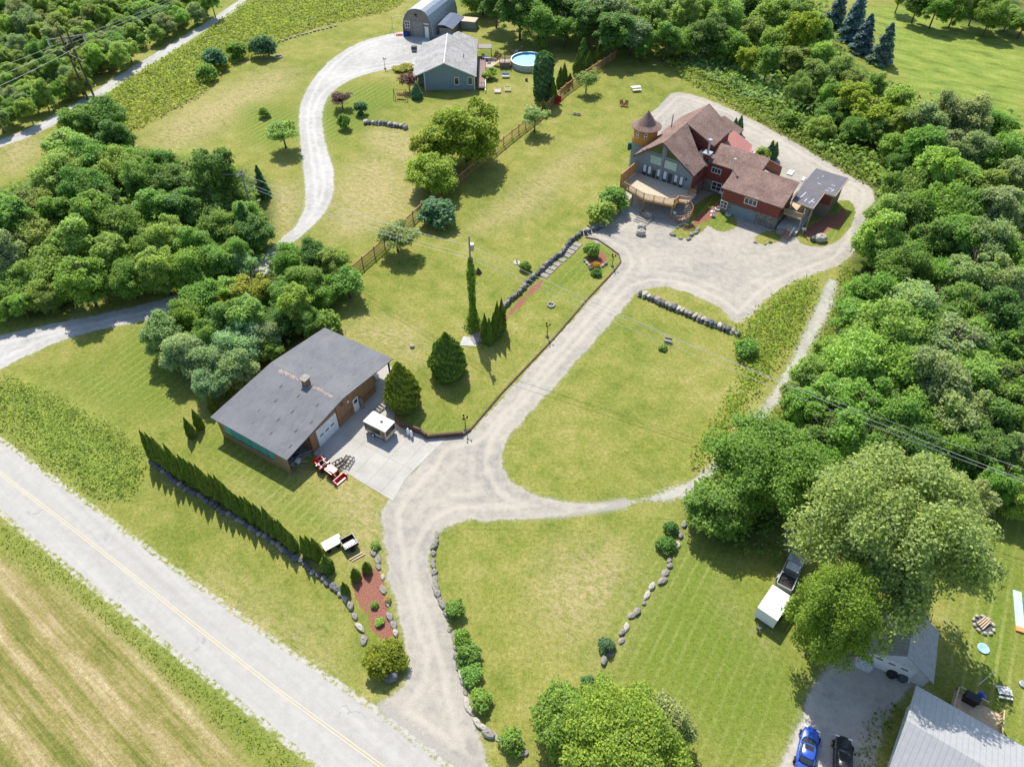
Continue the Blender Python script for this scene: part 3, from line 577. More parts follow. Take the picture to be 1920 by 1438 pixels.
wood([(1320,20,32,m_),(1330,60,30,d),(1365,25,34,l_),(1370,80,30,m_),(1415,15,32,d),(1410,65,30,o_),(1400,115,22,y_),(1455,30,32,l_),(1455,80,30,l_),(1495,20,32,m_),(1500,70,34,y_),(1535,55,26,l_),(1535,105,28,l_),(1490,115,28,o_),(1440,120,26,m_),(1570,130,28,o_),(1525,145,26,o_),
      (1600,150,26,o_),(1560,170,26,m_),(1500,160,24,o_),(1640,165,24,m_)], 'on the hillside above the red house', 'hillside trees above the red house')
wood([(1560,205,26,m_),(1595,190,34,y_),(1640,205,38,y_),(1680,200,30,l_),(1540,235,20,l_),(1600,240,24,m_),(1645,240,26,m_),(1700,235,34,o_),(1740,230,36,p_),(1780,215,38,p_),(1830,225,40,p_),(1870,235,36,m_),(1685,270,28,m_),(1730,280,36,m_),(1780,270,38,p_),(1830,280,40,p_),(1880,290,40,m_),(1690,300,22,d),(1920,270,36,l_),
      (1700,350,40,m_),(1750,330,42,l_),(1800,330,40,l_),(1850,345,42,o_),(1905,340,40,p_),(1660,400,40,l_),(1700,400,44,m_),(1755,390,46,m_),(1810,395,44,d),(1865,400,44,p_),(1920,400,40,m_),(1650,440,40,l_),(1680,470,46,m_),(1740,450,46,d),(1795,455,46,m_),(1850,460,46,s_),(1905,465,46,m_),
      (1700,510,44,d),(1760,515,44,m_),(1820,510,46,p_),(1880,525,46,p_),(1930,530,40,m_)], 'in the wood right of the red house', 'trees in the wood right of the red house')
wood([(1640,560,52,m_),(1700,575,54,p_),(1760,580,54,m_),(1820,575,50,m_),(1880,590,50,d),(1610,610,50,m_),(1670,625,56,l_),(1730,640,58,m_),(1790,640,56,p_),(1850,640,54,m_),(1910,650,50,d),(1570,660,44,m_),(1620,680,54,l_),(1680,695,58,m_),(1745,705,58,p_),(1810,705,56,l_),(1870,715,50,m_),(1925,710,46,m_),
      (1530,700,36,l_),(1560,745,42,l_),(1610,755,50,m_),(1670,765,54,m_),(1735,770,54,m_),(1800,770,54,p_),(1860,780,50,d),(1915,790,48,m_),(1500,770,36,m_),(1545,810,44,d),(1600,820,46,m_),(1660,830,48,d),(1725,840,50,d),(1790,845,48,m_),(1850,850,46,d),(1910,860,46,p_),(1880,900,40,m_),(1740,890,40,m_),(1650,880,38,d),(1560,870,40,m_),(1480,740,24,l_),(1920,930,36,l_)],
     'in the wood beside the stony track', 'trees in the wood right of the stony track')
wood([(1690,-8,22,m_),(1725,0,24,d),(1760,8,26,m_),(1795,12,26,m_),(1830,16,26,d),(1862,24,26,m_),(1895,30,24,l_),(1925,38,24,m_),(1780,-20,26,m_),(1850,-12,26,d)], 'beyond the top right meadow', 'trees beyond the meadow')
# undergrowth filling the woods is uncountable
def scrub(name, px, dens, h, card, cols, label, cat, seed, clump=.8, up=1.25):
    poly = smooth_poly(WP(px), 1); lo, hi = poly.min(0), poly.max(0); g = np.random.default_rng(seed); A = np.prod(hi - lo); n = int(A * dens)
    Q = g.uniform(lo, hi, (n, 2)); Q = Q[sdist(Q, poly) > g.uniform(-.9, 1.0, n) * min(1, h)]
    f = np.sin(Q[:, 0] * 1.9 + 2 * np.sin(Q[:, 1] * .7)) * np.sin(Q[:, 1] * 2.1 + 1.6 * np.sin(Q[:, 0] * .9)) * .5 + .5; f2 = np.sin(Q[:, 0] * .53 + 1) * np.sin(Q[:, 1] * .61) * .5 + .5
    H = h * (.25 + .55 * f * clump + .35 * f2); z = H * g.uniform(.25, 1, len(Q)) ** .5
    P = np.stack([Q[:, 0], Q[:, 1], z], 1); Nn = unit(g.normal(size=(len(Q), 3)) * .55 + np.array([0, -.15, up]))
    V = cards(P, Nn, card, 1.7, g); o = fastmesh(name, V, quads_of(len(Q)), NEEDLE if name == 'reeds' else LEAF); o.color = (*(HUE[cols] if isinstance(cols, str) else cols), 1)
    return tag(o, label, cat, kind='stuff')
scrub('undergrowth', [(0,365),(70,345),(105,275),(160,205),(195,200),(240,280),(320,300),(440,300),(505,400),(480,450),(340,505),(200,562),(0,615),(-40,620),(-40,365)], 3.2, 2.6, .5, 'mid', 'low leafy undergrowth below the left wood', 'undergrowth', 1)
scrub('undergrowth', [(300,610),(420,520),(520,460),(640,480),(640,520),(600,600),(540,650),(430,735),(330,680),(275,640)], 4.5, 1.8, .42, 'dark', 'shaded undergrowth behind the workshop', 'undergrowth', 2)
scrub('undergrowth', [(-40,-30),(440,-30),(330,60),(225,120),(120,190),(0,240),(-40,250)], 2.4, 2.0, .5, 'lite', 'tangled low scrub beyond the gravel path', 'undergrowth', 3)
scrub('undergrowth', [(1555,300),(1640,340),(1650,400),(1620,480),(1600,560),(1530,690),(1465,800),(1410,870),(1400,950),(1500,960),(1600,930),(1850,945),(1960,900),(1960,250),(1860,210),(1700,190),(1640,150),(1560,90),(1540,-20),(1260,-20),(1250,80),(1330,140),(1500,250)], 2.0, 2.8, .55, 'mid', 'dense undergrowth below the right wood', 'undergrowth', 4)
scrub('undergrowth', [(880,-30),(1260,-30),(1240,95),(1150,95),(1080,50),(1000,45),(900,30)], 2.0, 2.2, .5, 'dark', 'shady undergrowth behind the pool lawn', 'undergrowth', 5)
# weed fields and reeds
scrub('tall_weeds', [(190,240),(175,200),(240,150),(345,90),(415,44),(490,-20),(780,-20),(735,20),(660,35),(560,60),(500,90),(420,130),(385,175),(300,220),(240,250)], 15, .9, .30, (.30, .38, .07), 'field of bright tall weeds between the path and the lawn', 'weeds', 6)
scrub('tall_weeds', [(0,705),(60,722),(150,770),(210,800),(262,835),(278,880),(262,910),(222,945),(180,925),(90,860),(0,795),(-40,780),(-40,700)], 34, .7, .16, (.24, .34, .07), 'strip of tall green weeds between the road and the lawn', 'weeds', 7)
scrub('verge_grass', [(0,795),(90,860),(180,925),(215,950),(200,958),(60,868),(0,812)], 9, .25, .12, (.17, .22, .04), 'long verge grass beside the road', 'grass', 8)
scrub('verge_grass', [(0,968),(110,1058),(270,1188),(500,1378),(580,1440),(500,1440),(340,1300),(200,1172),(104,1100),(0,1035)], 14, .2, .11, (.2, .29, .03), 'bright green verge grass between the road and the brown field', 'grass', 9)
scrub('tall_weeds', [(1222,88),(1262,84),(1330,120),(1400,150),(1470,190),(1520,235),(1560,260),(1600,300),(1640,345),(1625,350),(1560,305),(1480,258),(1400,215),(1310,170),(1240,115)], 14, 1.4, .30, (.24, .35, .07), 'band of tall weeds along the back of the gravel drive', 'weeds', 10)
scrub('reeds', [(1240,80),(1300,95),(1380,125),(1440,160),(1480,195),(1440,200),(1380,175),(1310,140)], 22, 1.3, .30, (.30, .43, .22), 'pale grey-green leafy thicket behind the weeds', 'thicket', 11)
scrub('tall_weeds', [(1500,530),(1530,520),(1522,560),(1500,610),(1470,660),(1425,710),(1395,765),(1345,840),(1300,885),(1290,870),(1350,780),(1395,700),(1380,650),(1385,615),(1420,590),(1455,558)], 34, 1.2, .2, (.23, .35, .05), 'bright weeds between the lower lawn and the stony track', 'weeds', 12)
scrub('tall_weeds', [(1580,490),(1620,520),(1590,580),(1560,640),(1520,690),(1480,760),(1440,820),(1400,870),(1390,850),(1450,780),(1505,700),(1545,620),(1570,560),(1575,520)], 20, 1.0, .22, (.22, .34, .05), 'weeds edging the right side of the stony track', 'weeds', 13)
scrub('tall_weeds', [(1560,260),(1640,290),(1680,330),(1640,350),(1600,320),(1520,245)], 12, 1.2, .3, (.24, .34, .06), 'weedy bank between the drive and the wood', 'weeds', 15)
scrub('undergrowth', [(1300,900),(1420,870),(1500,960),(1490,1060),(1400,1040),(1310,1000)], 7, 1.6, .3, 'dark', 'dark undergrowth at the corner by the parked truck', 'undergrowth', 16)
scrub('tall_weeds', [(1628,1345),(1665,1325),(1690,1318),(1676,1350),(1650,1400),(1632,1445),(1600,1445),(1618,1380)], 26, .4, .14, (.18, .26, .05), 'weeds growing along the wall of the white house', 'weeds', 18)
# big individual trees
tree('big0', 'willow_tree', 'huge pale silvery willow towering over the small white garage', 'tree', 1668, 1016, 150, 'willow', 16)
tree('big1', 'leafy_tree', 'large dark green tree left of the willow at the end of the stony track', 'tree', 1440, 880, 112, 'mid', 8.5)
tree('broad2', 'leafy_tree', 'bright green tree at the left edge of the wood beside the lower gravel', 'tree', 1350, 945, 62, 'mid', 6)
tree('big1', 'leafy_tree', 'bright and dark green maple in front of the small white garage', 'tree', 1560, 1160, 82, (.20, .34, .07), 12)
tree('broad1', 'leafy_tree', 'pale leafy tree behind the willow at the edge of the wood', 'tree', 1790, 935, 62, 'pale', 8)
tree('big1', 'leafy_tree', 'wide light green tree cut by the bottom edge of the photo', 'tree', 1160, 1385, 118, (.25, .37, .07), 7)
tree('broad0', 'leafy_tree', 'smaller green tree at the tip of the triangular lawn', 'tree', 1072, 1345, 58, 'mid', 5)
tree('broad3', 'leafy_tree', 'pale green tree at the bottom, right of the triangular lawn', 'tree', 1235, 1360, 58, 'pale', 5.5)
tree('broad1', 'maple_tree', 'tall yellow-green tree between the bungalow and the wooden fence', 'tree', 872, 235, 62, 'lime', 11)
tree('broad2', 'maple_tree', 'bushy yellow-green tree left of the tallest one near the bungalow', 'tree', 812, 262, 44, 'lime', 7)
tree('broad0', 'maple_tree', 'low yellow-green tree overhanging the wooden fence', 'tree', 815, 318, 52, 'lime', 6)
tree('apple1', 'fruit_tree', 'round grey-green fruit tree beside the middle of the wooden fence', 'tree', 742, 442, 40, (.23, .34, .13), 4.6)
tree('apple', 'fruit_tree', 'sparse fruit tree at the lower end of the wooden fence', 'tree', 652, 532, 34, 'mid', 4.2)
tree('apple', 'fruit_tree', 'thin silvery fruit tree leaning beside the upper fence', 'tree', 1003, 222, 30, 'silver', 4.6)
tree('apple', 'fruit_tree', 'small fruit tree at the far upper end of the fence', 'tree', 1100, 152, 24, (.25, .36, .12), 4)
tree('apple1', 'leafy_tree', 'lone light green tree on the upper lawn left of the white lane', 'tree', 529, 248, 30, 'lite', 5)
tree('bush0', 'shrub', 'small reddish round shrub on the upper lawn', 'shrub', 495, 209, 11, 'olive', 1.7)
tree('apple', 'ornamental_tree', 'purple-leaved small tree left of the bungalow lawn', 'tree', 640, 187, 22, 'purple', 3)
tree('apple', 'ornamental_tree', 'purple-leaved small tree beside the bungalow corner', 'tree', 766, 152, 24, 'purple', 3.2)
tree('bush1', 'shrub', 'round green bush below the purple tree, lower of two', 'shrub', 645, 226, 15, 'mid', 2.6)
tree('bush2', 'shrub', 'round green bush right of the purple tree on the bungalow lawn', 'shrub', 675, 201, 14, 'teal', 2.4)
tree('bush1', 'shrub', 'dark bush against the fence under the yellow-green trees', 'shrub', 820, 394, 34, 'teal', 3.4)
tree('fine', 'shrub', 'clipped yellow-topped hedge block beside the bungalow deck', 'hedge', 918, 136, 15, 'lite', 2.2)
tree('fine', 'shrub', 'low yellow-brown shrub bed at the edge of the bungalow forecourt', 'shrub', 755, 126, 17, 'yellow', 1.0)
tree('cedar1', 'shrub', 'dark cedar at the front corner of the bungalow porch', 'shrub', 782, 184, 11, 'teal', 3.0, None, True)
tree('column', 'columnar_tree', 'tall dark columnar tree beside the round pool', 'tree', 1018, 186, 18, 'teal', 9.0, None, True)
tree('oval', 'cedar_tree', 'large oval dark cedar below the ivy-covered pole', 'tree', 841, 700, 34, 'cedar', 6.6, None, True)
tree('oval', 'cedar_tree', 'large oval cedar beside the workshop wall and camper', 'tree', 757, 758, 33, (.18, .24, .03), 6.8, None, True)
tree('spruce', 'conifer', 'slim dark spruce standing beside the white lane bend', 'tree', 496, 368, 15, 'teal', 5.6, None, True)
tree('spruce', 'conifer', 'dark vine-hung spruce at the edge of the left wood', 'tree', 472, 455, 28, 'dark', 7.0, None, True)
tree('spruce', 'conifer', 'small spruce on the lawn above the upper fence', 'tree', 1092, 112, 14, 'mid', 4.5, None, True)
for i, (x, y, w, h) in enumerate([(1562,50,22,8.5),(1590,75,25,9.5),(1600,48,20,8),(1612,98,24,8),(1648,118,25,8.2)]):
    tree('spruce', 'blue_spruce', ['leftmost blue spruce at the top of the hillside row', 'tall blue spruce second in the hillside row', 'blue spruce behind the tall second one', 'blue spruce second from the right end of the row', 'rightmost blue spruce standing in the meadow edge'][i], 'tree', x, y, w, 'blue', h, 'blue spruces on the hillside', True)
for i, (x, y, s, h, lab) in enumerate([(1036,192,9,4.6,'cedar nearest the columnar tree along the fence'),(1050,165,8,4.2,'second cedar along the fence above the red chair'),(1057,160,8,4.4,'third cedar along the fence above the red chair'),(1068,158,6,2.2,'small low cedar in the gap of the fence row'),
        (1082,140,9,4.6,'dark cedar left of the small spruce by the fence'),(1090,138,8,4.2,'cedar just right of the small spruce by the fence'),(1103,130,7,3.6,'short cedar near the upper end of the fence row'),(1120,118,9,3.8,'last cedar at the upper end of the fence'),(1018,215,8,3.0,'little cedar under the columnar tree')]):
    tree('cedar%d' % (i % 2), 'cedar_shrub', lab, 'cedar', x, y, s, 'cedar', h, 'cedars inside the upper fence', True)
# arborvitae hedge row along the rock wall by the road
hp = [(292,862),(302,870),(313,878),(322,884),(336,892),(348,900),(359,904),(368,911),(379,917),(390,925),(400,930),(415,938),(424,946),(437,952),(448,960),(458,966),(468,972),(479,979),(490,986),(499,992),(509,999),(519,1005),(527,1012),(537,1018),(545,1025),(553,1031),(575,1044),(585,1046),(596,1049)]
rr = random.Random(11)
for i, (x, y) in enumerate(hp):
    h = 5.0 - 1.7 * i / len(hp) + rr.uniform(-.5, .5)
    tree('cedar%d' % (i % 2), 'cedar_shrub', 'first slim cedar at the far left end of the roadside hedge' if i == 0 else 'last slim cedar at the cart end of the roadside hedge' if i == len(hp) - 1 else 'slim cedar in the %s of the roadside hedge row' % ('tall left third' if i < 10 else 'middle third' if i < 20 else 'lower right third'), 'cedar', x + rr.uniform(-2, 2), y + rr.uniform(-2, 2) - 2, rr.uniform(8.8, 11.5), 'cedar', h, 'hedge row of slim cedars', True)
for x, y, h, s, lab in [(616,1068,2.6,13,'pointed cedar beside the white flatbed cart'),(649,1112,2.1,9,'left of the three small cedars on the red mulch'),(668,1084,1.9,10,'middle of the three small cedars on the red mulch'),(689,1070,1.7,9.5,'right of the three small cedars on the red mulch'),
        (361,818,3.2,9,'leftmost of the pointed cedars beyond the workshop corner'),(376,802,3.1,9,'second pointed cedar beyond the workshop corner'),(402,770,2.8,10,'pointed cedar close to the workshop roof edge'),(434,742,2.6,9,'small cedar half hidden behind the workshop roof')]:
    tree('cedar%d' % (x % 2), 'cedar_shrub', lab, 'cedar', x, y, s, 'cedar', h, 'small cedars around the workshop', True)
for i, (x, y, h, s) in enumerate([(910,640,4.6,9),(918,644,4.3,9),(926,636,4.4,8.5),(933,628,5.6,9.5),(941,618,5.2,9)]):
    tree('cedar%d' % (i % 2), 'cedar_shrub', 'tall narrow cedar in the tight clump at the end of the mulch bed', 'cedar', x, y, s, 'cedar', h, 'clump of five tall cedars', True)
for x, y, h, s, lab in [(1374,253,3.2,8,'left cedar behind the red roofs'),(1383,252,3.6,8,'right cedar behind the red roofs'),(1441,297,3.3,8,'left cedar beside the back patio'),(1449,298,3.1,8,'right cedar beside the back patio')]:
    tree('cedar%d' % (x % 2), 'cedar_shrub', lab, 'cedar', x, y, s, 'teal', h, 'cedars behind the red house', True)
for x, y, r, hue, lab in [(1432,286,13,'lite','light green bush on the back patio of the red house'),(1150,372,26,'mid','upper bush beside the left end of the timber deck'),(1128,395,24,'lite','lower bush beside the drive left of the timber deck'),
        (851,1141,18,'mid','round shrub at the top of the boulder line by the drive'),(866,1195,19,'mid','second round shrub along the drive boulders'),(879,1228,21,'mid','third round shrub along the drive boulders'),(886,1262,18,'mid','fourth round shrub along the drive boulders'),(901,1312,20,'mid','lowest round shrub along the drive boulders'),
        (963,1388,20,'mid','shrub on the stone wall at the bottom of the photo'),(1137,1206,15,'teal','shrub beside the middle of the diagonal boulder line'),(1102,1279,14,'teal','small shrub at the lower end of the diagonal boulder line'),(1071,1300,18,'mid','shrub next to the big tree at the lawn tip'),
        (1249,1020,15,'dark','lower dark shrub at the upper end of the diagonal boulders'),(1258,988,13,'dark','upper dark shrub at the upper end of the diagonal boulders'),(1112,468,15,'mid','dark shrub in the round flower bed'),(985,498,10,'mid','leafy plant on top of the dark stone wall'),
        (1402,650,18,'mid','shrub at the right end of the rock row on the lower lawn'),(1500,60,14,'lime','yellow-green bush beside the blue spruces'),(1480,222,18,'mid','round bush in the weeds behind the gravel drive'),(490,85,22,'teal','dark round bush at the edge of the upper lawn'),(400,108,20,'teal','dark bush on the border of the weed field'),(440,92,17,'mid','bush between the weed field and upper lawn'),(385,135,17,'mid','bush low on the border of the weed field'),
        (1800,628,10,'mid','bush in the wood clearing'),(830,668,12,'lite','low plants beside the oval cedar')]:
    tree('bush%d' % (int(x) % 3), 'shrub', lab, 'shrub', x, y, r * 1.1, hue, None)
tree('fine', 'yew_shrub', 'big round golden-green yew at the entrance of the drive', 'shrub', 722, 1230, 40, (.19, .26, .03), 2.3)

# ---------------------------------------------------------------- buildings
RS = shingle('brown_shingles', (.20, .13, .105), (.30, .205, .17)); GS = shingle('grey_shingles', (.17, .175, .185), (.235, .24, .25), 2.0); LS = shingle('light_grey_shingles', (.33, .32, .31), (.43, .42, .405), 2.2)
GSID = siding('grey_siding', (.20, .235, .26), 3.2); RSID = siding('red_siding', (.23, .062, .045), 6, 'Z', .7); BSID = siding('brown_panels', (.30, .17, .09), 1.2, 'X', .6); STW = stone_mat('stone_wall', (.30, .27, .23), (.16, .15, .14))
LAPG = siding('blue_grey_lap', (.20, .27, .30), 5, 'Z', .75); WLAP = siding('white_lap', (.62, .63, .64), 5, 'Z', .8); BARNW = siding('barn_boards', (.23, .205, .18), 4, 'X', .45, .9, 0, .4)
TINR = siding('metal_roof', (.42, .42, .42), 2.4, 'X', .7, .45, .3, .12); ORS = siding('orange_boards', (.52, .25, .05), 6, 'Z', .8)
RUSTR = siding('red_metal_roof', (.42, .18, .15), 2.4, 'X', .8, .6, .1, .12)

class Fr:     # a building's own frame: root Empty at photo pixel o, turned by ang degrees
    def __init__(s, name, label, cat, o, ang, group=None, sc=None):
        p = G(*o); s.r = thing(name, label, cat, (p[0], p[1], 0), R(ang), group, sc)
def window(par, cx, cz, w, h, y=0, axis='x', frame=WHITE, mull=1, glass=GLASS, t=.09, trans=0):
    """window on the wall plane y (axis x) or x (axis y), facing the negative direction"""
    f = MB(); g = MB(); d = .08
    def bx(m, a0, a1, z0, z1, q0, q1):
        m.box(a0, a1, y - q1, y - q0, z0, z1) if axis == 'x' else (m.box(y - q1, y - q0, a0, a1, z0, z1) if axis == 'y' else m.box(y + q0, y + q1, a0, a1, z0, z1))
    x0, x1, z0, z1 = cx - w / 2, cx + w / 2, cz - h / 2, cz + h / 2
    bx(g, x0 + .01, x1 - .01, z0 + .01, z1 - .01, .004, .03)
    bx(f, x0 - t, x0, z0 - t, z1 + t, .0, d); bx(f, x1, x1 + t, z0 - t, z1 + t, .0, d); bx(f, x0, x1, z0 - t, z0, .0, d + .02); bx(f, x0, x1, z1, z1 + t, .0, d)
    for k in range(mull): a = x0 + w * (k + 1) / (mull + 1); bx(f, a - t * .35, a + t * .35, z0, z1, .03, d - .01)
    if trans: bx(f, x0, x1, cz - t * .3, cz + t * .3, .03, d - .015)
    fo = f.build('window', frame, par); g.build('pane', glass, fo); return fo
def railing(name, pts, z0, h, mat, par, sp=.16, topw=.1, posts=True):
    m = MB()
    for a, b in zip(pts[:-1], pts[1:]):
        a, b = Vector((*a, 0)), Vector((*b, 0)); L = (b - a).length; d = (b - a) / L
        m.beam(a + Vector((0, 0, z0 + h)), b + Vector((0, 0, z0 + h)), topw, .05); m.beam(a + Vector((0, 0, z0 + .1)), b + Vector((0, 0, z0 + .1)), .05, .07)
        n = max(2, int(L / sp))
        for i in range(n + 1):
            q = a + d * (L * i / n); m.box(q.x - .028, q.x + .028, q.y - .028, q.y + .028, z0 + .1, z0 + h - .02)
        if posts:
            for i in range(int(L / 1.8) + 2):
                q = a + d * (L * i / (int(L / 1.8) + 1)); m.box(q.x - .055, q.x + .055, q.y - .055, q.y + .055, z0 - .05, z0 + h + .04)
    return m.build(name, mat, par)

# --- the red house with tower
H = Fr('farmhouse', 'large red and grey house with brown shingle roofs and a timber deck', 'house', (1291.3, 385.1), -36)
h = H.r
m = MB(); X0, X1, XR = -9.85, -.35, -5.75; ZE, ZR = 5.45, 8.75
# main gable walls (grey front, red side)
m.slab([(X0, 0, 0), (X1, 0, 0), (X1, 0, ZE), (XR, 0, ZR - .12), (X0, 0, ZE)], 0); m.v = []; m.f = []; m.mi = []
m.add([(X0, 0, 0), (X1, 0, 0), (X1, 0, ZE - .1), (XR, 0, ZR - .2), (X0, 0, ZE - .1), (X0, .3, 0), (X1, .3, 0), (X1, .3, ZE - .1), (XR, .3, ZR - .2), (X0, .3, ZE - .1)],
      [(0, 1, 2, 3, 4), (9, 8, 7, 6, 5), (0, 5, 6, 1), (1, 6, 7, 2), (2, 7, 8, 3), (3, 8, 9, 4), (4, 9, 5, 0)])
m.build('front_wall', GSID, h)
m = MB(); m.box(X0 + .002, X1 - .02, .3, 7.4, 2.1, 5.0); m.box(X0 + .002, -1.3, 7.4, 15.2, 2.1, 5.0); m.build('side_wall', RSID, h)
m = MB(); m.box(X0 + .05, X1 + .03, .31, 15.25, 0, 2.1); m.box(X1 + .03, 4.1, 5.42, 9.6, 0, 2.1); m.build('stone_base', STW, h)
m = MB()   # main roof
def gable(m, x0, xr, x1, y0, y1, ze0, zr, ze1, t=.16):
    m.slab([(x0, y0, ze0), (xr, y0, zr), (xr, y1, zr), (x0, y1, ze0)][::-1], t); m.slab([(xr, y0, zr), (x1, y0, ze1), (x1, y1, ze1), (xr, y1, zr)][::-1], t)
m.slab([(-10.35, -.55, 5.32), (XR, -.55, 8.9), (XR, 15.6, 8.9), (-10.35, 15.6, 5.32)], .16)
m.slab([(XR, -.55, 8.9), (.08, -.55, 5.3), (.08, 3.9, 5.3), (-1.5, 4.2, 6.33), (XR, 7.6, 8.9)], .16)
m.slab([(XR, 7.3, 8.95), (-.55, 7.3, 6.62), (-.55, 14.1, 6.62), (XR, 15.6, 8.95)], .18)
rf = m.build('main_roof', RS, h)
m = MB(); m.beam((-10.35, -.56, 5.25), (XR, -.56, 8.84), .06, .24); m.beam((XR, -.56, 8.84), (.08, -.56, 5.22), .06, .24); m.build('barge_board', WOODD, rf)
m = MB(); m.add([(XR, 7.5, 8.8), (-.9, 7.5, 6.6), (-.9, 7.5, 4.5), (XR, 7.5, 4.5), (XR, 14, 8.8), (-.9, 14, 6.6), (-.9, 14, 4.5), (XR, 14, 4.5)], [(0, 3, 2, 1), (4, 5, 6, 7), (1, 2, 6, 5), (0, 1, 5, 4)]); m.box(-.9, -.85, 7.5, 14, 0, 6.45); m.build('upper_wall', RSID, h)
m = MB(); m.slab([(-2.2, 3.9, 5.9), (.15, 3.9, 4.9), (.15, 7.45, 4.9), (-2.2, 7.45, 5.9)], .14); m.build('lean_to_roof', shingle('dark_shingles', (.10, .085, .08), (.14, .12, .115)), h)
# facade glazing
ftri = MB(); ftri.add([(-8.7, -.03, 6.75), (-5.85, -.03, 6.75), (-5.85, -.03, 8.25), (-8.7, -.03, 6.8)], [(0, 1, 2, 3)])
ftri.add([(-5.05, -.03, 6.6), (-1.9, -.03, 6.6), (-5.05, -.03, 8.2)], [(0, 1, 2)]); ftri.build('gable_window', M('dark_green_glass', (.07, .085, .03), .4, .8, .12, .8, 0, 0), h)
m = MB(); m.box(-5.66, -5.3, -.10, -.002, 2.5, 8.6); m.box(-9.2, -1.0, -.08, -.004, 6.38, 6.56); m.build('trim_beam', GSID, h)
GGL = M('green_curtained_glass', (.34, .47, .40), .12, 1.5, .25, .6, 0, 0); WCUR = M('white_curtain', (.62, .63, .66), .1, 4, .6)
window(h, -6.65, 5.5, 1.9, 1.35, 0, frame=GSID, mull=0, glass=GGL); window(h, -4.1, 5.42, 2.1, 1.35, 0, frame=GSID, mull=0, glass=GGL)
for i, (x, cur) in enumerate([(-8.3, 1), (-7.45, 1), (-6.6, 0), (-5.85, 1), (-4.75, 1), (-3.85, 0), (-2.9, 1), (-1.95, 1)]):
    w = window(h, x, 3.35, .72, 1.75, 0, frame=GSID, mull=0)
    if cur: q = MB(); q.box(x - .24, x + .24, -.05, -.034, 2.95 if i % 3 else 3.05, 4.2); q.build('blind', WCUR, w)
m = MB(); m.box(-1.25, -1.1, -.25, -.03, 4.0, 4.3); m.build('wall_lamp', BLACK, h)
m = MB(); m.box(-.05, .02, 2.0, 3.2, 4.0, 4.9); m.v = [(x - .3, y, z) for x, y, z in m.v]; m.build('side_window', GLASS, h)
# deck
DK = [(-9.75, -.02), (-9.6, -5.1), (-4.9, -6.3), (-.4, -5.25), (-.35, -3.75), (1.0, -3.4), (1.0, -.4), (-.3, -.02)]
m = MB(); m.prism(DK, 2.3, 2.48); dk = m.build('deck', siding('deck_boards', (.50, .42, .31), 3.4, 'Y', .7), h)
m = MB(); [m.beam((*a, 2.32), (*b, 2.32), .08, .34) for a, b in zip([DK[i] for i in (1, 2, 3, 4)], [DK[i] for i in (2, 3, 4, 5)])]; m.build('deck_fascia', WOODM, dk)
railing('deck_railing', [DK[i] for i in (1, 2, 3, 4, 5)], 2.5, .95, WOODM, dk, .17); railing('deck_railing', [(1.0, -.9), (.0, -1.2), (-.35, -.3)], 2.5, .95, WOODM, dk)
m = MB(); 
for k in range(9): m.box(-9.72, -9.64, -5.0, -.1, 2.55 + k * .21, 2.70 + k * .21)
m.box(-9.78, -9.6, -5.1, -5.0, 2.3, 4.5); m.box(-9.78, -9.6, -2.6, -2.5, 2.3, 4.5); m.beam((-9.7, -5.1, 4.48), (-9.7, -.05, 4.48), .14, .05); m.build('privacy_screen', WOODM, dk)
for x, y in ((-9.4, -4.9), (-7.2, -5.4), (-4.9, -6.0), (-.6, -5.0), (.8, -3.4)):
    m = MB(); m.box(x - .1, x + .1, y - .1, y + .1, 0, 2.3); m.beam((x, y, 1.7), (x + .5, y + .1, 2.28), .08); m.build('post', WOODM, dk)
m = MB()     # spiral stair
cx, cy = 1.25, -4.6
for k in range(13):
    a = R(100 - k * 21); z = 2.35 - k * .18; a2 = a - R(20)
    m.add([(cx, cy, z), (cx + 1.15 * math.cos(a), cy + 1.15 * math.sin(a), z), (cx + 1.15 * math.cos(a2), cy + 1.15 * math.sin(a2), z)] + [(cx, cy, z - .07), (cx + 1.15 * math.cos(a), cy + 1.15 * math.sin(a), z - .07), (cx + 1.15 * math.cos(a2), cy + 1.15 * math.sin(a2), z - .07)], [(0, 1, 2), (5, 4, 3), (0, 3, 4, 1), (1, 4, 5, 2), (2, 5, 3, 0)])
m.tube([(cx, cy, 0), (cx, cy, 3.2)], .07); sp_ = m.build('spiral_stair', M('weathered_tread', (.34, .25, .21), .25, 3), dk)
m = MB()
for k in range(26):
    a = R(100 - k * 10.5); z = 2.35 - k * .09; m.beam((cx + 1.17 * math.cos(a), cy + 1.17 * math.sin(a), z - .25), (cx + 1.17 * math.cos(a), cy + 1.17 * math.sin(a), z + .75), .06)
m.tube([(cx + 1.17 * math.cos(R(100 - k * 10.5)), cy + 1.17 * math.sin(R(100 - k * 10.5)), 2.35 - k * .09 + .78) for k in range(26)], .045, 5); m.build('stair_railing', WOODM, sp_)
# chimney with metal flue
m = MB(); m.box(-1.2, -.25, 5.2, 6.1, 0, 6.1); ch = m.build('chimney', RSID, h)
m = MB(); m.box(-1.4, -.1, 5.0, 6.3, 6.1, 6.25); m.tube([(-.75, 5.65, 6.2), (-.75, 5.65, 8.2)], .2, 12); m.tube([(-.75, 5.65, 8.25), (-.75, 5.65, 8.4)], .32, 12); m.build('flue', STEEL, ch)
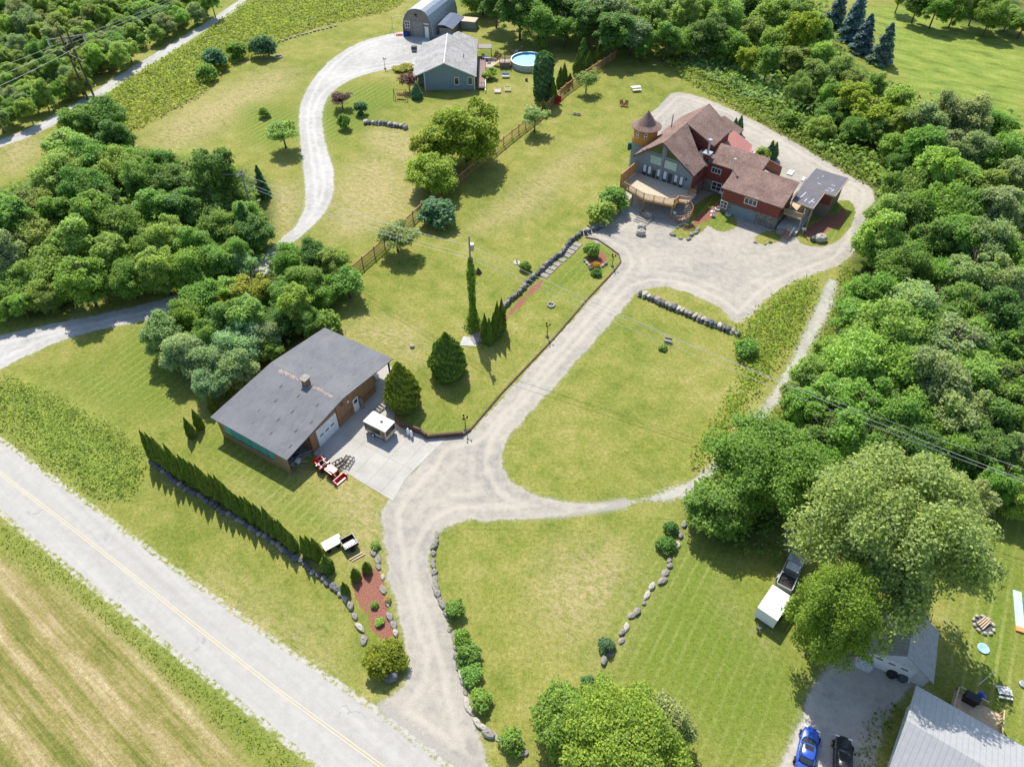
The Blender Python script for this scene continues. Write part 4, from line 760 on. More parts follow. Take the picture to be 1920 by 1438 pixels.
# tower
m = MB(); m.lathe([(2.02, 0), (2.0, 4.9)], (-11.75, 5.9, 0), 28); tw = m.build('tower', GSID, h, False)
m = MB(); m.lathe([(2.1, 4.9), (2.16, 5.0), (1.92, 5.5), (1.9, 7.3)], (-11.75, 5.9, 0), 28); m.build('tower_band', ORS, tw, True)
m = MB(); m.lathe([(2.42, 7.22), (2.42, 7.3), (1.55, 7.75), (.05, 9.75), (.02, 9.9)], (-11.75, 5.9, 0), 32); m.build('tower_roof', RS, tw)
for a in (-104, -62):
    t = MB(); t.box(-.22, .22, -.06, 0, -.5, .5); t.box(-.24, .24, -.07, -.061, -.03, .03); f = t.build('window', WHITE, tw); f.location = (-11.75 + 1.9 * math.cos(R(a)), 5.9 + 1.9 * math.sin(R(a)), 6.35); f.rotation_euler = (0, 0, R(a + 90))
    for zz in (-.25, .25): t = MB(); t.box(-.14, .14, -.075, -.06, zz - .17, zz + .17); t.build('pane', GLASS, f)
t = MB(); t.box(-.3, .1, -.5, 0, 0, 1.2); o_ = t.build('meter_box', M('green_box', (.02, .12, .09)), tw, loc=(-13.65, 5.0, 3.0))
m = MB(); m.tube([(-9.1, 9.6, 5.6), (-9.1, 9.6, 8.4)], .07); m.build('vent_pipe', DGREY, h)
# wings: one shallow mono-pitch roof
def wz(y): return 4.12 + .262 * (y - 1.1)
m = MB(); WR = [(4.15, 1.0), (13.75, 1.0), (13.75, 6.7), (7.9, 6.7), (7.9, 9.5), (-.25, 9.5), (-.25, 5.05), (4.15, 5.05)]
m.slab([(x, y, wz(y)) for x, y in WR], .16); m.build('wing_roof', RS, h)
m = MB(); m.box(4.5, 13.4, 1.42, 6.5, 0, 4.02); m.box(X1, 4.5, 5.45, 9.3, 2.1, 4.95); m.box(4.5, 13.38, 4.5, 6.5, 4, 4.8); m.box(4.5, 7.58, 6.5, 9.3, 0, 5.35); m.build('wing_wall', RSID, h)
m = MB(); m.box(4.45, 13.45, 1.37, 1.8, 0, 1.95); m.box(13.0, 13.46, 1.8, 6.5, 0, 1.9); m.build('stone_base', STW, h)
m = MB(); m.box(6.2, 10.2, 1.30, 1.368, 0, 1.75); m.build('garage_door', siding('grey_garage_door', (.21, .25, .27), 2.2, 'Z', .6), h)
m = MB(); m.box(13.8, 13.86, .95, 6.7, 4.0, 4.1); m.box(4.1, 13.75, .93, .99, 3.9, 4.08); m.build('gutter', WOODD, h)
window(h, 1.3, 3.9, 1.4, .75, 5.45, mull=2); window(h, 1.9, 1.35, 1.5, 1.3, 5.42, mull=1, trans=1); window(h, 8.9, 3.15, 1.8, .85, 1.42, mull=2); window(h, 5.0, 1.3, .95, 1.05, 1.37, mull=1, trans=1)
m = MB(); m.tube([(3.95, 4.9, 4.3), (4.0, 4.9, 6.9)], .06); m.lathe([(.05, -.1), (.22, 0), (.22, .12), (.05, .22)], (4.0, 4.9, 6.9), 10); m.build('vent_pipe', M('pale_pipe', (.6, .55, .5)), h)
# pink rear roof, back gable
m = MB(); m.slab([(-1.3, 9.7, 4.95), (3.6, 9.7, 3.3), (3.6, 14.4, 3.35), (2.35, 17.2, 3.5), (-1.3, 17.4, 4.95)], .14); m.build('metal_roof', RUSTR, h)
m = MB(); m.prism([(-1.1, 9.4), (3.3, 9.4), (3.3, 14.2), (2.1, 16.9), (-1.1, 17.1)], 0, 3.25); m.build('rear_wall', RSID, h)
m = MB(); m.box(-7.6, -1.4, 15.3, 20.6, 0, 3.6); m.build('rear_wall', RSID, h)
m = MB(); gable(m, -8.0, -4.7, -.9, 15.25, 21.2, 3.6, 5.0, 3.6); m.build('rear_roof', RS, h)
m = MB(); m.beam((3.9, 18.3, 0.9), (8.2, 16.6, .9), .12, 1.7); m.build('brick_screen_wall', M('brick', (.26, .12, .08), .3, 6), h)
m = MB(); m.prism([(2.2, 11), (7.6, 10.4), (8.6, 16), (3.6, 18)], 0, .06); m.build('patio', CONC, h)
# flat-roofed annex with porch
m = MB(); m.box(14.4, 18.5, 8.95, 14.6, 0, 3.8); m.build('annex_wall', siding('annex_boards', (.22, .17, .14), 4, 'Y', .6), h)
m = MB(); m.box(16.6, 18.45, 8.88, 8.945, 2.2, 3.75); m.build('annex_panel', RSID, h)
FLT = M('flat_roofing', (.13, .125, .14), .18, .8, .85)
m = MB(); m.box(13.7, 18.85, 8.85, 15.1, 3.82, 4.02); m.add([(13.9, 4.6, 3.66), (17.25, 4.3, 3.62), (17.25, 8.84, 3.98), (13.75, 8.84, 3.98), (13.9, 4.6, 3.5), (17.25, 4.3, 3.46), (17.25, 8.84, 3.8), (13.75, 8.84, 3.8)], [(0, 1, 2, 3), (7, 6, 5, 4), (0, 4, 5, 1), (1, 5, 6, 2), (2, 6, 7, 3), (3, 7, 4, 0)]); fl = m.build('flat_roof', FLT, h)
m = MB()
for a, b_ in [((14.6, 5.3), (14.9, 7.6)), ((15.5, 5.3), (15.6, 6.1)), ((16.2, 5.2), (16.5, 6.6)), ((16.4, 5.9), (16.9, 5.8))]: m.beam((*a, 3.62 + (a[1] - 4.4) * .08 + .012), (*b_, 3.62 + (b_[1] - 4.4) * .08 + .012), .1, .02)
for a, b_ in [((15.4, 10.9), (16.0, 10.8)), ((17.3, 11.6), (17.9, 11.6)), ((17.2, 10.4), (17.9, 10.4)), ((17.9, 9.7), (18.1, 10.5)), ((17.0, 9.6), (17.6, 9.6)), ((15.3, 13.1), (15.5, 13.4)), ((14.9, 12.2), (15.0, 12.4))]: m.beam((*a, 4.03), (*b_, 4.03), .1, .02)
m.build('sealant_streak', M('pale_sealant', (.6, .6, .62)), fl)
m = MB(); m.beam((18.85, 8.85, 3.93), (18.85, 15.1, 3.93), .07, .28); m.beam((13.7, 8.83, 3.9), (18.85, 8.83, 3.9), .06, .22); m.beam((17.26, 4.3, 3.55), (17.26, 8.8, 3.88), .06, .2); m.beam((13.9, 4.5, 3.58), (17.26, 4.27, 3.54), .06, .2); m.build('roof_edge', WOODL, fl)
m = MB(); m.box(13.55, 16.4, 3.4, 8.8, 1.75, 1.9); bc = m.build('balcony', WOODL, h); railing('balcony_railing', [(13.6, 3.4), (16.35, 3.4), (16.35, 6.2)], 1.9, .85, WOODL, bc, .14)
m = MB(); [m.box(x - .07, x + .07, y - .07, y + .07, 0, 3.6) for x, y in ((16.35, 3.45), (17.1, 4.6), (14.0, 4.7))]; m.build('post', WOODL, bc)
m = MB(); m.box(13.6, 16.6, 1.7, 8.8, 0, .55); m.build('porch_floor', CONC, h)
m = MB(); 
for k in range(5): m.box(14.9, 16.0, 1.7 - (k + 1) * .33, 1.7 - k * .33, 0, .55 - (k + 1) * .09)
m.box(14.8, 14.9, .1, 1.8, .5, .6); m.box(16.0, 16.1, .1, 1.8, .5, .6)
for x in (14.85, 16.05): m.beam((x, 1.7, 1.25), (x, .2, .75), .08); m.beam((x, 1.7, .4), (x, 1.7, 1.3), .08); m.beam((x, .2, 0), (x, .2, .8), .08)
m.build('front_steps', M('step_boards', (.36, .24, .17)), h)
m = MB(); m.prism([(-7.3, -8.4), (-5.0, -7.2), (.7, -3.8), (1.2, -2.4), (-.2, -.1), (-8.8, -.1), (-9.0, -6.0)], 0, .05); m.build('patio', CONC, h)
m = MB()
for k in range(5): m.box(-4.9, -2.6, -7.0 - k * .5, -6.6 - k * .5, 0, .34 - k * .06)
m.build('patio_steps', WOODG, h)

# --- workshop
S = Fr('workshop', 'brown workshop with wide low grey shingle roof and teal windows', 'workshop', (547, 890), 58.7); s = S.r
b = NB('patched_shingles'); v = b.pos(obj=True); br = b.n('ShaderNodeTexBrick'); b.l(v, br.inputs['Vector']); br.inputs['Scale'].default_value = 1.5; br.inputs['Mortar Size'].default_value = .02; br.inputs['Row Height'].default_value = .28; br.inputs['Brick Width'].default_value = .9
br.inputs['Color1'].default_value = (.135, .14, .15, 1); br.inputs['Color2'].default_value = (.175, .18, .19, 1); br.inputs['Mortar'].default_value = (.12, .12, .13, 1)
c = b.mix(b.mr(b.noise(v, .45, 5, .6), .35, .65, 0, .5), br.outputs[0], (.235, .235, .24)); SHOPR = b.fin(b.mix(b.math('MULTIPLY', b.noise(v, 12, 3), .4), c, (.12, .12, .13)), .9, .2, 0, br.outputs[1], .3, .02)
RX = 9.0; RZ = 3.75
m = MB(); m.slab([(-.1, -.2, 2.75), (RX, -.2, RZ), (RX, 10.6, RZ), (-.1, 11.0, 2.85)], .12); m.slab([(RX, -.2, RZ), (17.6, -.3, 2.75), (17.6, 10.3, 2.75), (RX, 10.6, RZ)], .12); sr = m.build('roof', SHOPR, s)
m = MB(); rr = random.Random(4)
for i in range(26):
    x = [1.5, 3.2, 5.0, 6.8, 10.8, 12.6, 14.4, 16][i % 8] + rr.uniform(-.2, .2); y = .8 + (i // 8) * 2.7 + rr.uniform(-.2, .2) + (i % 2) * .8; z = 2.72 + (x + .35) / (RX + .35) * (RZ - 2.72) if x < RX else 2.72 + (17.5 - x) / (17.5 - RX) * (RZ - 2.72)
    m.beam((x - .22, y, z + .012), (x + .22, y, z + (.05 if x < RX else -.02)), .1, .05)
m.build('roof_vent', DGREY, sr)
m = MB(); n_ = 60; 
for i in range(n_):
    y = 1.0 + 8.0 * i / n_; w = rr.uniform(.12, .3); x = RX - .3 + rr.uniform(-.12, .12); z = 2.725 + (x + .35) / (RX + .35) * (RZ - 2.72) + .004; m.add([(x - w, y, z - w * .11), (x + w * .5, y, z + w * .05), (x + w * .5, y + .11, z + w * .05), (x - w, y + .1, z - w * .11)], [(0, 1, 2, 3)])
m.build('worn_ridge', M('rusty_patch', (.36, .27, .23), .4, 5), sr)
m = MB(); m.box(8.3, 9.0, 4.5, 5.2, 3.3, 4.35); c_ = m.build('chimney', M('chimney_brick', (.30, .15, .10), .35, 5), sr); m = MB(); m.box(8.15, 9.15, 4.4, 5.3, 4.5, 4.62); [m.box(x, x + .1, y, y + .1, 4.35, 4.5) for x in (8.35, 8.85) for y in (4.55, 5.05)]; m.build('chimney_cap', WOODG, c_)
def wallz(x): return (2.56 + (x + .35) / (RX + .35) * (RZ - 2.72)) if x < RX else (2.56 + (17.5 - x) / (17.5 - RX) * (RZ - 2.72))
def side(m, x0, x1, y, t=.2):
    xs_ = [x0] + ([RX] if x0 < RX < x1 else []) + [x1]; n = len(xs_)
    P = [(x, 0) for x in xs_] + [(x, wallz(x) - .02) for x in reversed(xs_)]; k = len(P)
    m.add([(x, y, z) for x, z in P] + [(x, y + t, z) for x, z in P], [tuple(range(k)), tuple(reversed(range(k, 2 * k)))] + [(i, k + i, k + (i + 1) % k, (i + 1) % k) for i in range(k)])
m = MB(); side(m, 3.55, 14.3, 0); m.build('side_wall', BSID, s)
m = MB(); side(m, 0, 17.2, 10.0); m.box(0, .2, .12, 10, 0, 2.58); m.box(14.1, 14.3, .2, 10, 0, 2.85); m.box(3.55, 3.75, .2, 4.5, 0, 2.9); m.box(.2, 3.55, 4.5, 4.7, 0, 2.75); m.build('end_wall', siding('tan_boards', (.34, .225, .13), 1.3, 'Y', .6), s)
m = MB(); m.box(3.4, 3.54, -.06, .18, 0, 2.9); m.box(7.68, 7.8, -.06, -.005, 0, 3.1); m.box(7.8, 14.3, -.03, -.003, .85, .95); m.build('brown_trim', M('redbrown_trim', (.25, .085, .05)), s)
m = MB(); m.box(4.45, 7.62, -.045, -.004, .02, 2.62); gd = m.build('garage_door', siding('white_door', (.72, .74, .76), 2.6, 'Z', .8), s)
for x in (5.1, 5.95, 6.8): t = MB(); t.box(x - .27, x + .27, -.06, -.046, 1.35, 1.52); t.build('door_window', GLASS, gd)
m = MB(); m.box(10.35, 11.2, -.06, -.004, .02, 2.0); md = m.build('door', WHITE, s); t = MB(); t.box(10.5, 11.05, -.075, -.061, 1.3, 1.8); t.build('door_window', GLASS, md)
m = MB(); m.box(11.35, 11.42, -.5, -.05, .1, 1.6); m.build('leaning_board', WOODG, s)
m = MB(); m.box(8.55, 8.95, -.04, -.004, 2.7, 3.1); m.build('vent', DGREY, s); m = MB(); m.box(9.6, 9.85, -.05, -.004, 2.3, 2.55); m.build('wall_lamp', WHITE, s)
y = 9.25
for w in (1.15, 1.15, 1.2, 1.1, 1.05, .9):
    t = MB(); t.box(-.04, -.003, y - w, y, 1.25, 2.5); t.build('teal_window', TEAL, s); y -= w + .17
m = MB(); m.box(-.05, -.003, 2.3, 9.4, 1.1, 1.22); m.build('window_sill', WOODD, s)
m = MB(); [m.box(x - .08, x + .08, y - .08, y + .08, 0, wallz(x) - .05) for x, y in ((17.1, .1), (17.1, 5))]; m.build('post', WOODD, s)
# --- bungalow
Bn = Fr('bungalow', 'small blue-grey bungalow with light grey gabled roof', 'house', (890.3, 168.8), 1); q = Bn.r
LAPG.name = 'blue_grey_lap'
m = MB(); m.add([(-9.6, 0, 0), (0, 0, 0), (0, 0, 2.75), (-5.7, 0, 5.15), (-9.6, 0, 3.45), (-9.6, 17.5, 0), (0, 17.5, 0), (0, 17.5, 2.7), (-5.7, 17.5, 4.4), (-9.6, 17.5, 3.4)], [(0, 1, 2, 3, 4), (9, 8, 7, 6, 5), (1, 6, 7, 2), (0, 4, 9, 5)]); m.build('wall', LAPG, q)
m = MB(); m.box(-11.2, -9.6, 2.6, 17, 0, 2.7); m.box(-11.3, -11.15, .1, .25, 0, 2.8); m.build('porch', LAPG, q)
m = MB(); m.slab([(-11.95, -.4, 2.75), (-5.7, -.4, 5.4), (-5.7, 14.4, 5.4), (-11.95, 14.4, 2.75)], .14); m.slab([(-5.7, -.4, 5.4), (.42, -.4, 2.8), (.42, 14.4, 2.8), (-5.7, 14.4, 5.4)], .14)
m.slab([(-7.7, 14.4, 2.76), (-3.6, 14.4, 4.5), (-3.6, 17.9, 4.5), (-7.7, 17.9, 2.76)], .14); m.slab([(-3.6, 14.4, 4.5), (.42, 14.4, 2.8), (.42, 17.9, 2.8), (-3.6, 17.9, 4.5)], .14); ro = m.build('roof', LS, q)
m = MB(); m.beam((-11.95, -.42, 2.7), (-5.7, -.42, 5.35), .05, .2); m.beam((-5.7, -.42, 5.35), (.42, -.42, 2.74), .05, .2); m.beam((-5.7, -.4, 5.43), (-5.7, 14.4, 5.41), .1, .03); m.build('white_trim', WHITE, ro)
m = MB(); m.tube([(-2.2, 6, 3.9), (-2.2, 6, 4.5)], .08); m.build('vent_pipe', DGREY, ro)
window(q, -3.45, 1.75, .75, 1.3, 0, mull=0); window(q, -.85, 1.75, .75, 1.3, 0, mull=0)
m = MB(); m.box(-9.75, -9.6, -.04, .1, 0, 3.3); m.box(-.08, .06, -.04, .1, 0, 2.7); m.build('corner_board', WHITE, q)
m = MB(); m.box(.5, 2.0, -.2, 15, .35, .5); dq = m.build('side_deck', M('deck_plum', (.25, .17, .15)), q); railing('deck_railing', [(.6, 0), (2.0, 0)], .5, .9, DGREY, dq, .5)
m = MB(); m.box(2.0, 2.15, -1.5, 5, 0, .55); m.build('deck_edge', WHITE, dq)
# --- arched barn
Ba = Fr('arched_barn', 'weathered grey barn with a rounded sheet metal roof and black star', 'barn', (813.2, 72.3), -14); q = Ba.r
arc = [(-7.0 + 7.0 * t, 0) for t in (0,)]; prof = []
for k in range(13):
    t = k / 12; a = math.pi * (1 - t); x = -3.5 + 3.55 * math.copysign(abs(math.cos(a)) ** .85, math.cos(a)); z = 5.95 * math.sin(a) ** .72; prof.append((x, z))
D_ = 13.0; SK = .12
m = MB(); n = len(prof); m.add([(x * .985 - .04, .0, z * .985) for x, z in prof] + [(x * .985 - .04 , .25, z * .985) for x, z in prof], [tuple(range(n))[::-1], tuple(range(n, 2 * n))]); bf = m.build('front_wall', BARNW, q)
m = MB(); m.add([(x, -.25, z) for x, z in prof] + [(x + SK * D_, D_, z) for x, z in prof] + [(-3.5 + (x + 3.5) * .965, -.25, z * .975) for x, z in prof], [(i, i + 1, n + i + 1, n + i) for i in range(n - 1)] + [(i, 2 * n + i, 2 * n + i + 1, i + 1) for i in range(n - 1)] + [tuple(range(n, 2 * n))]); m.build('arched_roof', siding('curved_metal', (.34, .38, .42), 1.4, 'Y', .85, .45, .35, .12), q, False)
m = MB(); st = [(-3.75 + (.55 if k % 2 == 0 else .2) * math.sin(k * math.pi / 5), 4.55 + (.55 if k % 2 == 0 else .2) * math.cos(k * math.pi / 5)) for k in range(10)]
m.add([(x, -.06, z) for x, z in st] + [(x, -.01, z) for x, z in st], [tuple(range(10))] + [(i, 10 + i, 10 + (i + 1) % 10, (i + 1) % 10) for i in range(10)]); m.build('star', BLACK, bf)
window(bf, -5.9, 2.4, 1.0, 1.3, 0, mull=1, trans=1); m = MB(); m.box(-1.9, -1.05, -.06, -.004, 0, 2.3); m.box(-2.1, -.9, -.06, -.004, 2.75, 2.95); m.build('door', WHITE, bf)
m = MB(); m.box(-4.6, -2.4, -.05, -.004, 0, 3.2); m.build('barn_door', WOODG, bf); m = MB(); m.box(-3.55, -3.45, -.08, -.051, 1.5, 1.7); m.build('door_handle', WHITE, bf)
m = MB(); m.box(1.0, 3.9, 1.2, 8.5, 0, 1.9); m.build('side_shed_wall', BARNW, q); m = MB(); m.slab([(.8, 1.0, 2.5), (2.2, 1.0, 2.6), (2.4, 8.7, 2.6), (.9, 8.7, 2.5)], .1); m.slab([(2.2, 1.0, 2.6), (4.2, 1.0, 1.9), (4.5, 8.7, 1.9), (2.4, 8.7, 2.6)], .1); m.build('side_shed_roof', M('dark_blue_roofing', (.12, .15, .21), .15, 1), q)
m = MB(); m.box(4.3, 7.6, 6.6, 9.2, 0, 1.7); m.build('box_shed', siding('green_boards', (.22, .26, .22), 3), q); m = MB(); m.box(4.2, 7.7, 6.5, 9.3, 1.72, 1.8); m.build('box_shed_roof', M('tan_board', (.55, .42, .30)), q)
# --- small white garage under the willow
Ga = Fr('white_garage', 'small white garage with a corrugated grey roof under the willow', 'garage', (1729.9, 1287.6), -27); q = Ga.r
m = MB(); m.add([(-5.1, 0, 0), (0, 0, 0), (0, 0, 1.75), (-2.6, 0, 3.75), (-5.1, 0, 1.75), (-5.1, 4.6, 0), (0, 4.6, 0), (0, 4.6, 1.75), (-2.6, 4.6, 3.75), (-5.1, 4.6, 1.75)], [(0, 1, 2, 3, 4), (9, 8, 7, 6, 5), (1, 6, 7, 2), (0, 4, 9, 5)]); m.build('wall', WLAP, q)
m = MB(); gable(m, -5.5, -2.6, .3, -.25, 4.8, 1.55, 3.95, 1.55, .1); m.build('roof', siding('corrugated_grey', (.34, .34, .35), 3.2, 'Y', .45, .6, .2, .3), q)
m = MB(); m.box(-4.6, -1.2, -.05, -.004, 0, 2.0); gd = m.build('garage_door', WHITE, q)
for x in (-4.0, -3.0, -2.0): t = MB(); t.box(x - .27, x + .27, -.065, -.051, 1.45, 1.62); t.build('door_window', GLASS, gd)
m = MB(); m.box(-.95, -.3, -.04, -.004, 0, 1.5); m.build('side_door', WLAP, q)
# --- white house at the bottom right
Wh = Fr('white_house', 'house with a pale metal roof and rear deck at the bottom right', 'house', (1760, 1360), -35.8); q = Wh.r; P = G(1718.2, 1285, 3.0); q.location = (P[0], P[1], 0)
m = MB(); m.slab([(0, .1, 2.9), (-.25, -4.1, 4.5), (16, -4.1, 4.5), (16, .1, 2.9)], .1); m.slab([(-.25, -4.1, 4.5), (0, -8.3, 2.9), (16, -8.3, 2.9), (16, -4.1, 4.5)], .1); m.build('roof', TINR, q)
m = MB(); m.add([(.5, -.4, 0), (.5, -7.9, 0), (.5, -7.9, 2.85), (.5, -4.1, 4.35), (.5, -.4, 2.85), (15.5, -.4, 0), (15.5, -7.9, 0), (15.5, -7.9, 2.85), (15.5, -4.1, 4.35), (15.5, -.4, 2.85)], [(0, 4, 3, 2, 1), (5, 6, 7, 8, 9), (0, 5, 9, 4), (1, 2, 7, 6)]); m.build('wall', WLAP, q)
m = MB(); m.box(3.2, 6.8, 1.0, 2.9, .5, .62); dq = m.build('deck', WOODL, q, loc=(0, 0, .3)); railing('deck_railing', [(3.2, .9), (3.2, 2.9), (5.4, 2.9)], .6, .8, WOODL, dq, .3); railing('deck_railing', [(6.6, 2.9), (6.8, 1.0)], .6, .8, WOODL, dq, .3)
m = MB(); m.tube([(-.4, -7.9, 2.7), (-.4, -7.9, 0)], .05); m.build('downpipe', WHITE, q)

# ---------------------------------------------------------------- fence, rocks, poles
ftop = [(606,541),(700,463),(790,381),(850,336),(912,283),(960,244),(1010,206),(1062,157),(1110,124),(1156,94)]
P = [G(x, y, 1.75) for x, y in ftop]; fe = thing('wooden_fence', 'long brown board fence running between the bungalow and the red house lawn', 'fence', (P[0][0], P[0][1], 0))
o0 = Vector((P[0][0], P[0][1], 0)); FW = M('fence_boards', (.40, .24, .12), .25, 3)
for a, c in zip(P[:-1], P[1:]):
    a = Vector((a[0], a[1], 0)) - o0; c = Vector((c[0], c[1], 0)) - o0; L = (c - a).length; n = max(1, round(L / 2.6)); d = (c - a) / L
    for i in range(n):
        q0 = a + d * (L * i / n); q1 = a + d * (L * (i + 1) / n); m = MB()
        for zz in (.35, 1.45): m.beam(q0 + Vector((0, 0, zz)), q1 + Vector((0, 0, zz)), .05, .1)
        k = int((q1 - q0).length / .19)
        for j in range(k): t = q0 + (q1 - q0) * ((j + .5) / k); m.beam(t + Vector((0, 0, .06)), t + Vector((0, 0, 1.68)), .145, .03)
        m.beam(q0 + Vector((0, 0, 1.64)), q1 + Vector((0, 0, 1.64)), .12, .04); m.build('fence_panel', FW, fe)
        m = MB(); m.box(q0.x - .08, q0.x + .08, q0.y - .08, q0.y + .08, 0, 1.8); m.box(q0.x - .1, q0.x + .1, q0.y - .1, q0.y + .1, 1.8, 1.87); m.build('fence_post', FW, fe)
rr = random.Random(21)
def resample(px, step):
    P = [Vector(G(*q)) for q in px]; out = []; 
    for a, c in zip(P[:-1], P[1:]):
        L = (c - a).length; n = max(1, int(L / step)); out += [(a + (c - a) * (i / n), (c - a).normalized()) for i in range(n)]
    return out
RK = []
for i in range(6):
    m = MB(); m.rock((0, 0, 0), (.5 + .12 * (i % 2), .38, .34 - .06 * (i % 3)), 100 + i); o = m.build('boulder', [STONE, STONEL, STONED][i % 3] if i < 3 else STONE, None); COL.objects.unlink(o); RK.append(o)
def boulders(px, step, size, label, group, mats=(0, 3, 4, 5), jit=.15):
    for p, d in resample(px, step):
        s_ = size * rr.uniform(.7, 1.25); o = RK[rr.choice(mats)].copy(); COL.objects.link(o)
        o.location = (p[0] + rr.uniform(-jit, jit), p[1] + rr.uniform(-jit, jit), s_ * rr.uniform(.02, .2)); o.rotation_euler = (0, 0, math.atan2(d.y, d.x) + rr.uniform(-.4, .4)); o.scale = (s_ * rr.uniform(.9, 1.3), s_, s_ * rr.uniform(.8, 1.2))
        tag(o, label, 'boulder', group)
boulders([(818,1003),(812,1040),(816,1085),(826,1125),(838,1160)], .62, .8, 'grey boulder in the line on the right edge of the entry drive', 'boulders right of the entry drive')
boulders([(845,1180),(856,1215),(866,1262),(873,1300),(880,1330),(898,1350)], .6, .72, 'boulder half hidden by the round shrubs along the drive', 'boulders below the round shrubs', (3, 4, 1))
boulders([(893,1355),(915,1372),(940,1385),(965,1400),(990,1410)], .5, .85, 'pale boulder in the wall at the bottom of the drive', 'boulders at the foot of the triangular lawn', (1, 1, 3))
boulders([(1283,985),(1272,1010),(1258,1035),(1246,1070),(1226,1100),(1205,1128),(1190,1158),(1170,1190),(1150,1220),(1132,1245),(1115,1268)], .72, .78, 'boulder in the diagonal line between the two lower lawns', 'boulders between the lower lawns', (0, 1, 3, 4), .3)
boulders([(702,1038),(712,1065),(716,1085),(720,1105),(726,1130),(732,1155),(742,1185),(746,1200)], .72, .75, 'boulder edging the mulch bed beside the entry drive', 'boulders on the drive side of the mulch bed', (0, 1, 3, 5))
boulders([(648,1118),(655,1135),(665,1155),(675,1175),(684,1198),(690,1215)], .7, .85, 'boulder edging the lower side of the mulch bed', 'boulders on the lawn side of the mulch bed', (0, 1, 1, 4))
def bo(px, size, mat, label, flat=1.0):
    p = G(*px); m = MB(); m.rock((0, 0, 0), (size, size * .75, size * .8 * flat), int(px[0])); return tag(m.build('boulder', mat, None, loc=(p[0], p[1], size * .35)), label, 'boulder')
bo((733,1270), .75, STONED, 'dark boulder in front of the golden yew'); bo((1213,408), .95, STONE, 'tall rounded boulder in the shade under the timber deck'); bo((1203,428), .7, STONEL, 'upper standing stone on the gravel before the deck'); bo((1201,440), .8, STONEL, 'lower standing stone on the gravel before the deck')
bo((1537,452), 1.0, STONEL, 'pale upright boulder right of the front steps'); bo((1525,452), .7, STONED, 'dark boulder beside the pale one by the front steps'); bo((1463,440), .7, STONE, 'boulder left of the front steps')
bo((773,651), .35, STONEL, 'small pale stone on the lawn above the workshop'); bo((448,882), .01, STONEL, 'tiny pale stone in the bare patch by the workshop')
boulders([(1262,440),(1275,447),(1290,448),(1303,438),(1310,425)], .8, .8, 'grey rock in the curved edging under the spiral stair', 'rocks under the spiral stair', (0, 3, 1), .2)
boulders([(1418,455),(1435,458),(1452,452)], .8, .6, 'low dark rock at the edge of the grass before the stone wall', 'rocks edging the front grass', (2, 3), .2)
def rockwall(px, label, H_, mats, seed, w=.6, step=.55, cap=False):
    """dry stone wall: one thing, its stones laid in courses"""
    g = random.Random(seed); pts = resample(px, step); o0 = pts[0][0].copy(); r = thing('stone_wall', label, 'stone wall', (o0[0], o0[1], 0)); ms = [MB() for _ in mats]; rows = max(1, round(H_ / .38))
    for p, d in pts:
        for k in range(rows):
            m = g.choice(ms); s_ = g.uniform(.75, 1.25); c = p - o0; nrm = Vector((-d.y, d.x, 0)) * g.uniform(-.12, .12)
            m.rock((c[0] + nrm.x, c[1] + nrm.y, .14 + k * .34), (.36 * s_, w * .5 * g.uniform(.8, 1.15), .23 * s_), g.randint(0, 9999), 1, math.atan2(d.y, d.x) + g.uniform(-.3, .3))
    for i, (m, mt) in enumerate(zip(ms, mats)):
        if m.v: m.build(['stones', 'pale_stones', 'dark_stones'][i % 3], mt, r)
    return r
rockwall([(282,866),(330,905),(380,935),(430,965),(480,995),(530,1030),(580,1065),(625,1100),(648,1120)], 'long low blue-grey stone wall below the cedar hedge', .4, (STONED, STONE, STONED), 31, .7)
rockwall([(1200,553),(1225,562),(1250,575),(1280,585),(1310,600),(1340,612),(1365,620),(1392,632)], 'stacked rough boulder wall at the top of the lower lawn', .9, (STONE, STONEL, STONED), 32, 1.1, .52)
rockwall([(943,580),(955,566),(975,550),(990,530),(1005,518),(1030,495),(1050,480),(1070,455),(1090,440),(1120,432),(1135,425)], 'dark stacked stone retaining wall above the timber path', .8, (STONED, STONE, STONED), 33, .6)
rockwall([(686,232),(700,233),(720,234),(740,238),(758,240),(764,244)], 'short pale rock wall on the bungalow lawn', .6, (STONE, STONEL, STONED), 34, 1.1, .5)
rockwall([(530,78),(560,68),(590,60),(620,52),(637,48)], 'low flat pale stone edging at the top of the upper lawn', .25, (STONEL, STONE, STONEL), 35, .7, .9)
rockwall([(1098,490),(1108,505),(1125,503),(1140,492)], 'ring of pale rocks round the flower bed', .3, (STONEL, STONE), 36, .5, .5)
# retaining kerb along the drive
m = MB(); pts = [G(*q) for q in [(742,790),(752,800),(790,814),(800,822),(868,816),(882,806),(940,738),(1040,633),(1100,563),(1150,510),(1164,492),(1160,478),(1140,463),(1120,450),(1098,446)]]; o0 = Vector(pts[0])
for i, (a, c) in enumerate(zip(pts[:-1], pts[1:])):
    hh = [.9, .9, .8, .6, .3][i] if i < 5 else .16; m.beam(Vector(a) - o0 + Vector((0, 0, hh / 2)), Vector(c) - o0 + Vector((0, 0, hh / 2)), .24 if i < 5 else .17, hh)
kb = thing('timber_edging', 'dark timber edging between the drive and the upper lawn', 'edging', tuple(o0)); m.build('beam', WOODD, kb)
m = MB()
for q in resample([(1018,520),(1040,498),(1060,482),(1080,462),(1092,450)], 1.0):
    p, d = q; pp = p + Vector((d.y, -d.x, 0)) * .0; nrm = Vector((-d.y, d.x, 0)); m.slab([pp - nrm * .6 + Vector((0, 0, .1)), pp + d * .85 - nrm * .6 + Vector((0, 0, .1)), pp + d * .85 + nrm * .6 + Vector((0, 0, .1)), pp + nrm * .6 + Vector((0, 0, .1))], .12)
tag(m.build('timber_path', WOODG), 'pale stepped timber path at the foot of the dark stone wall', 'path')
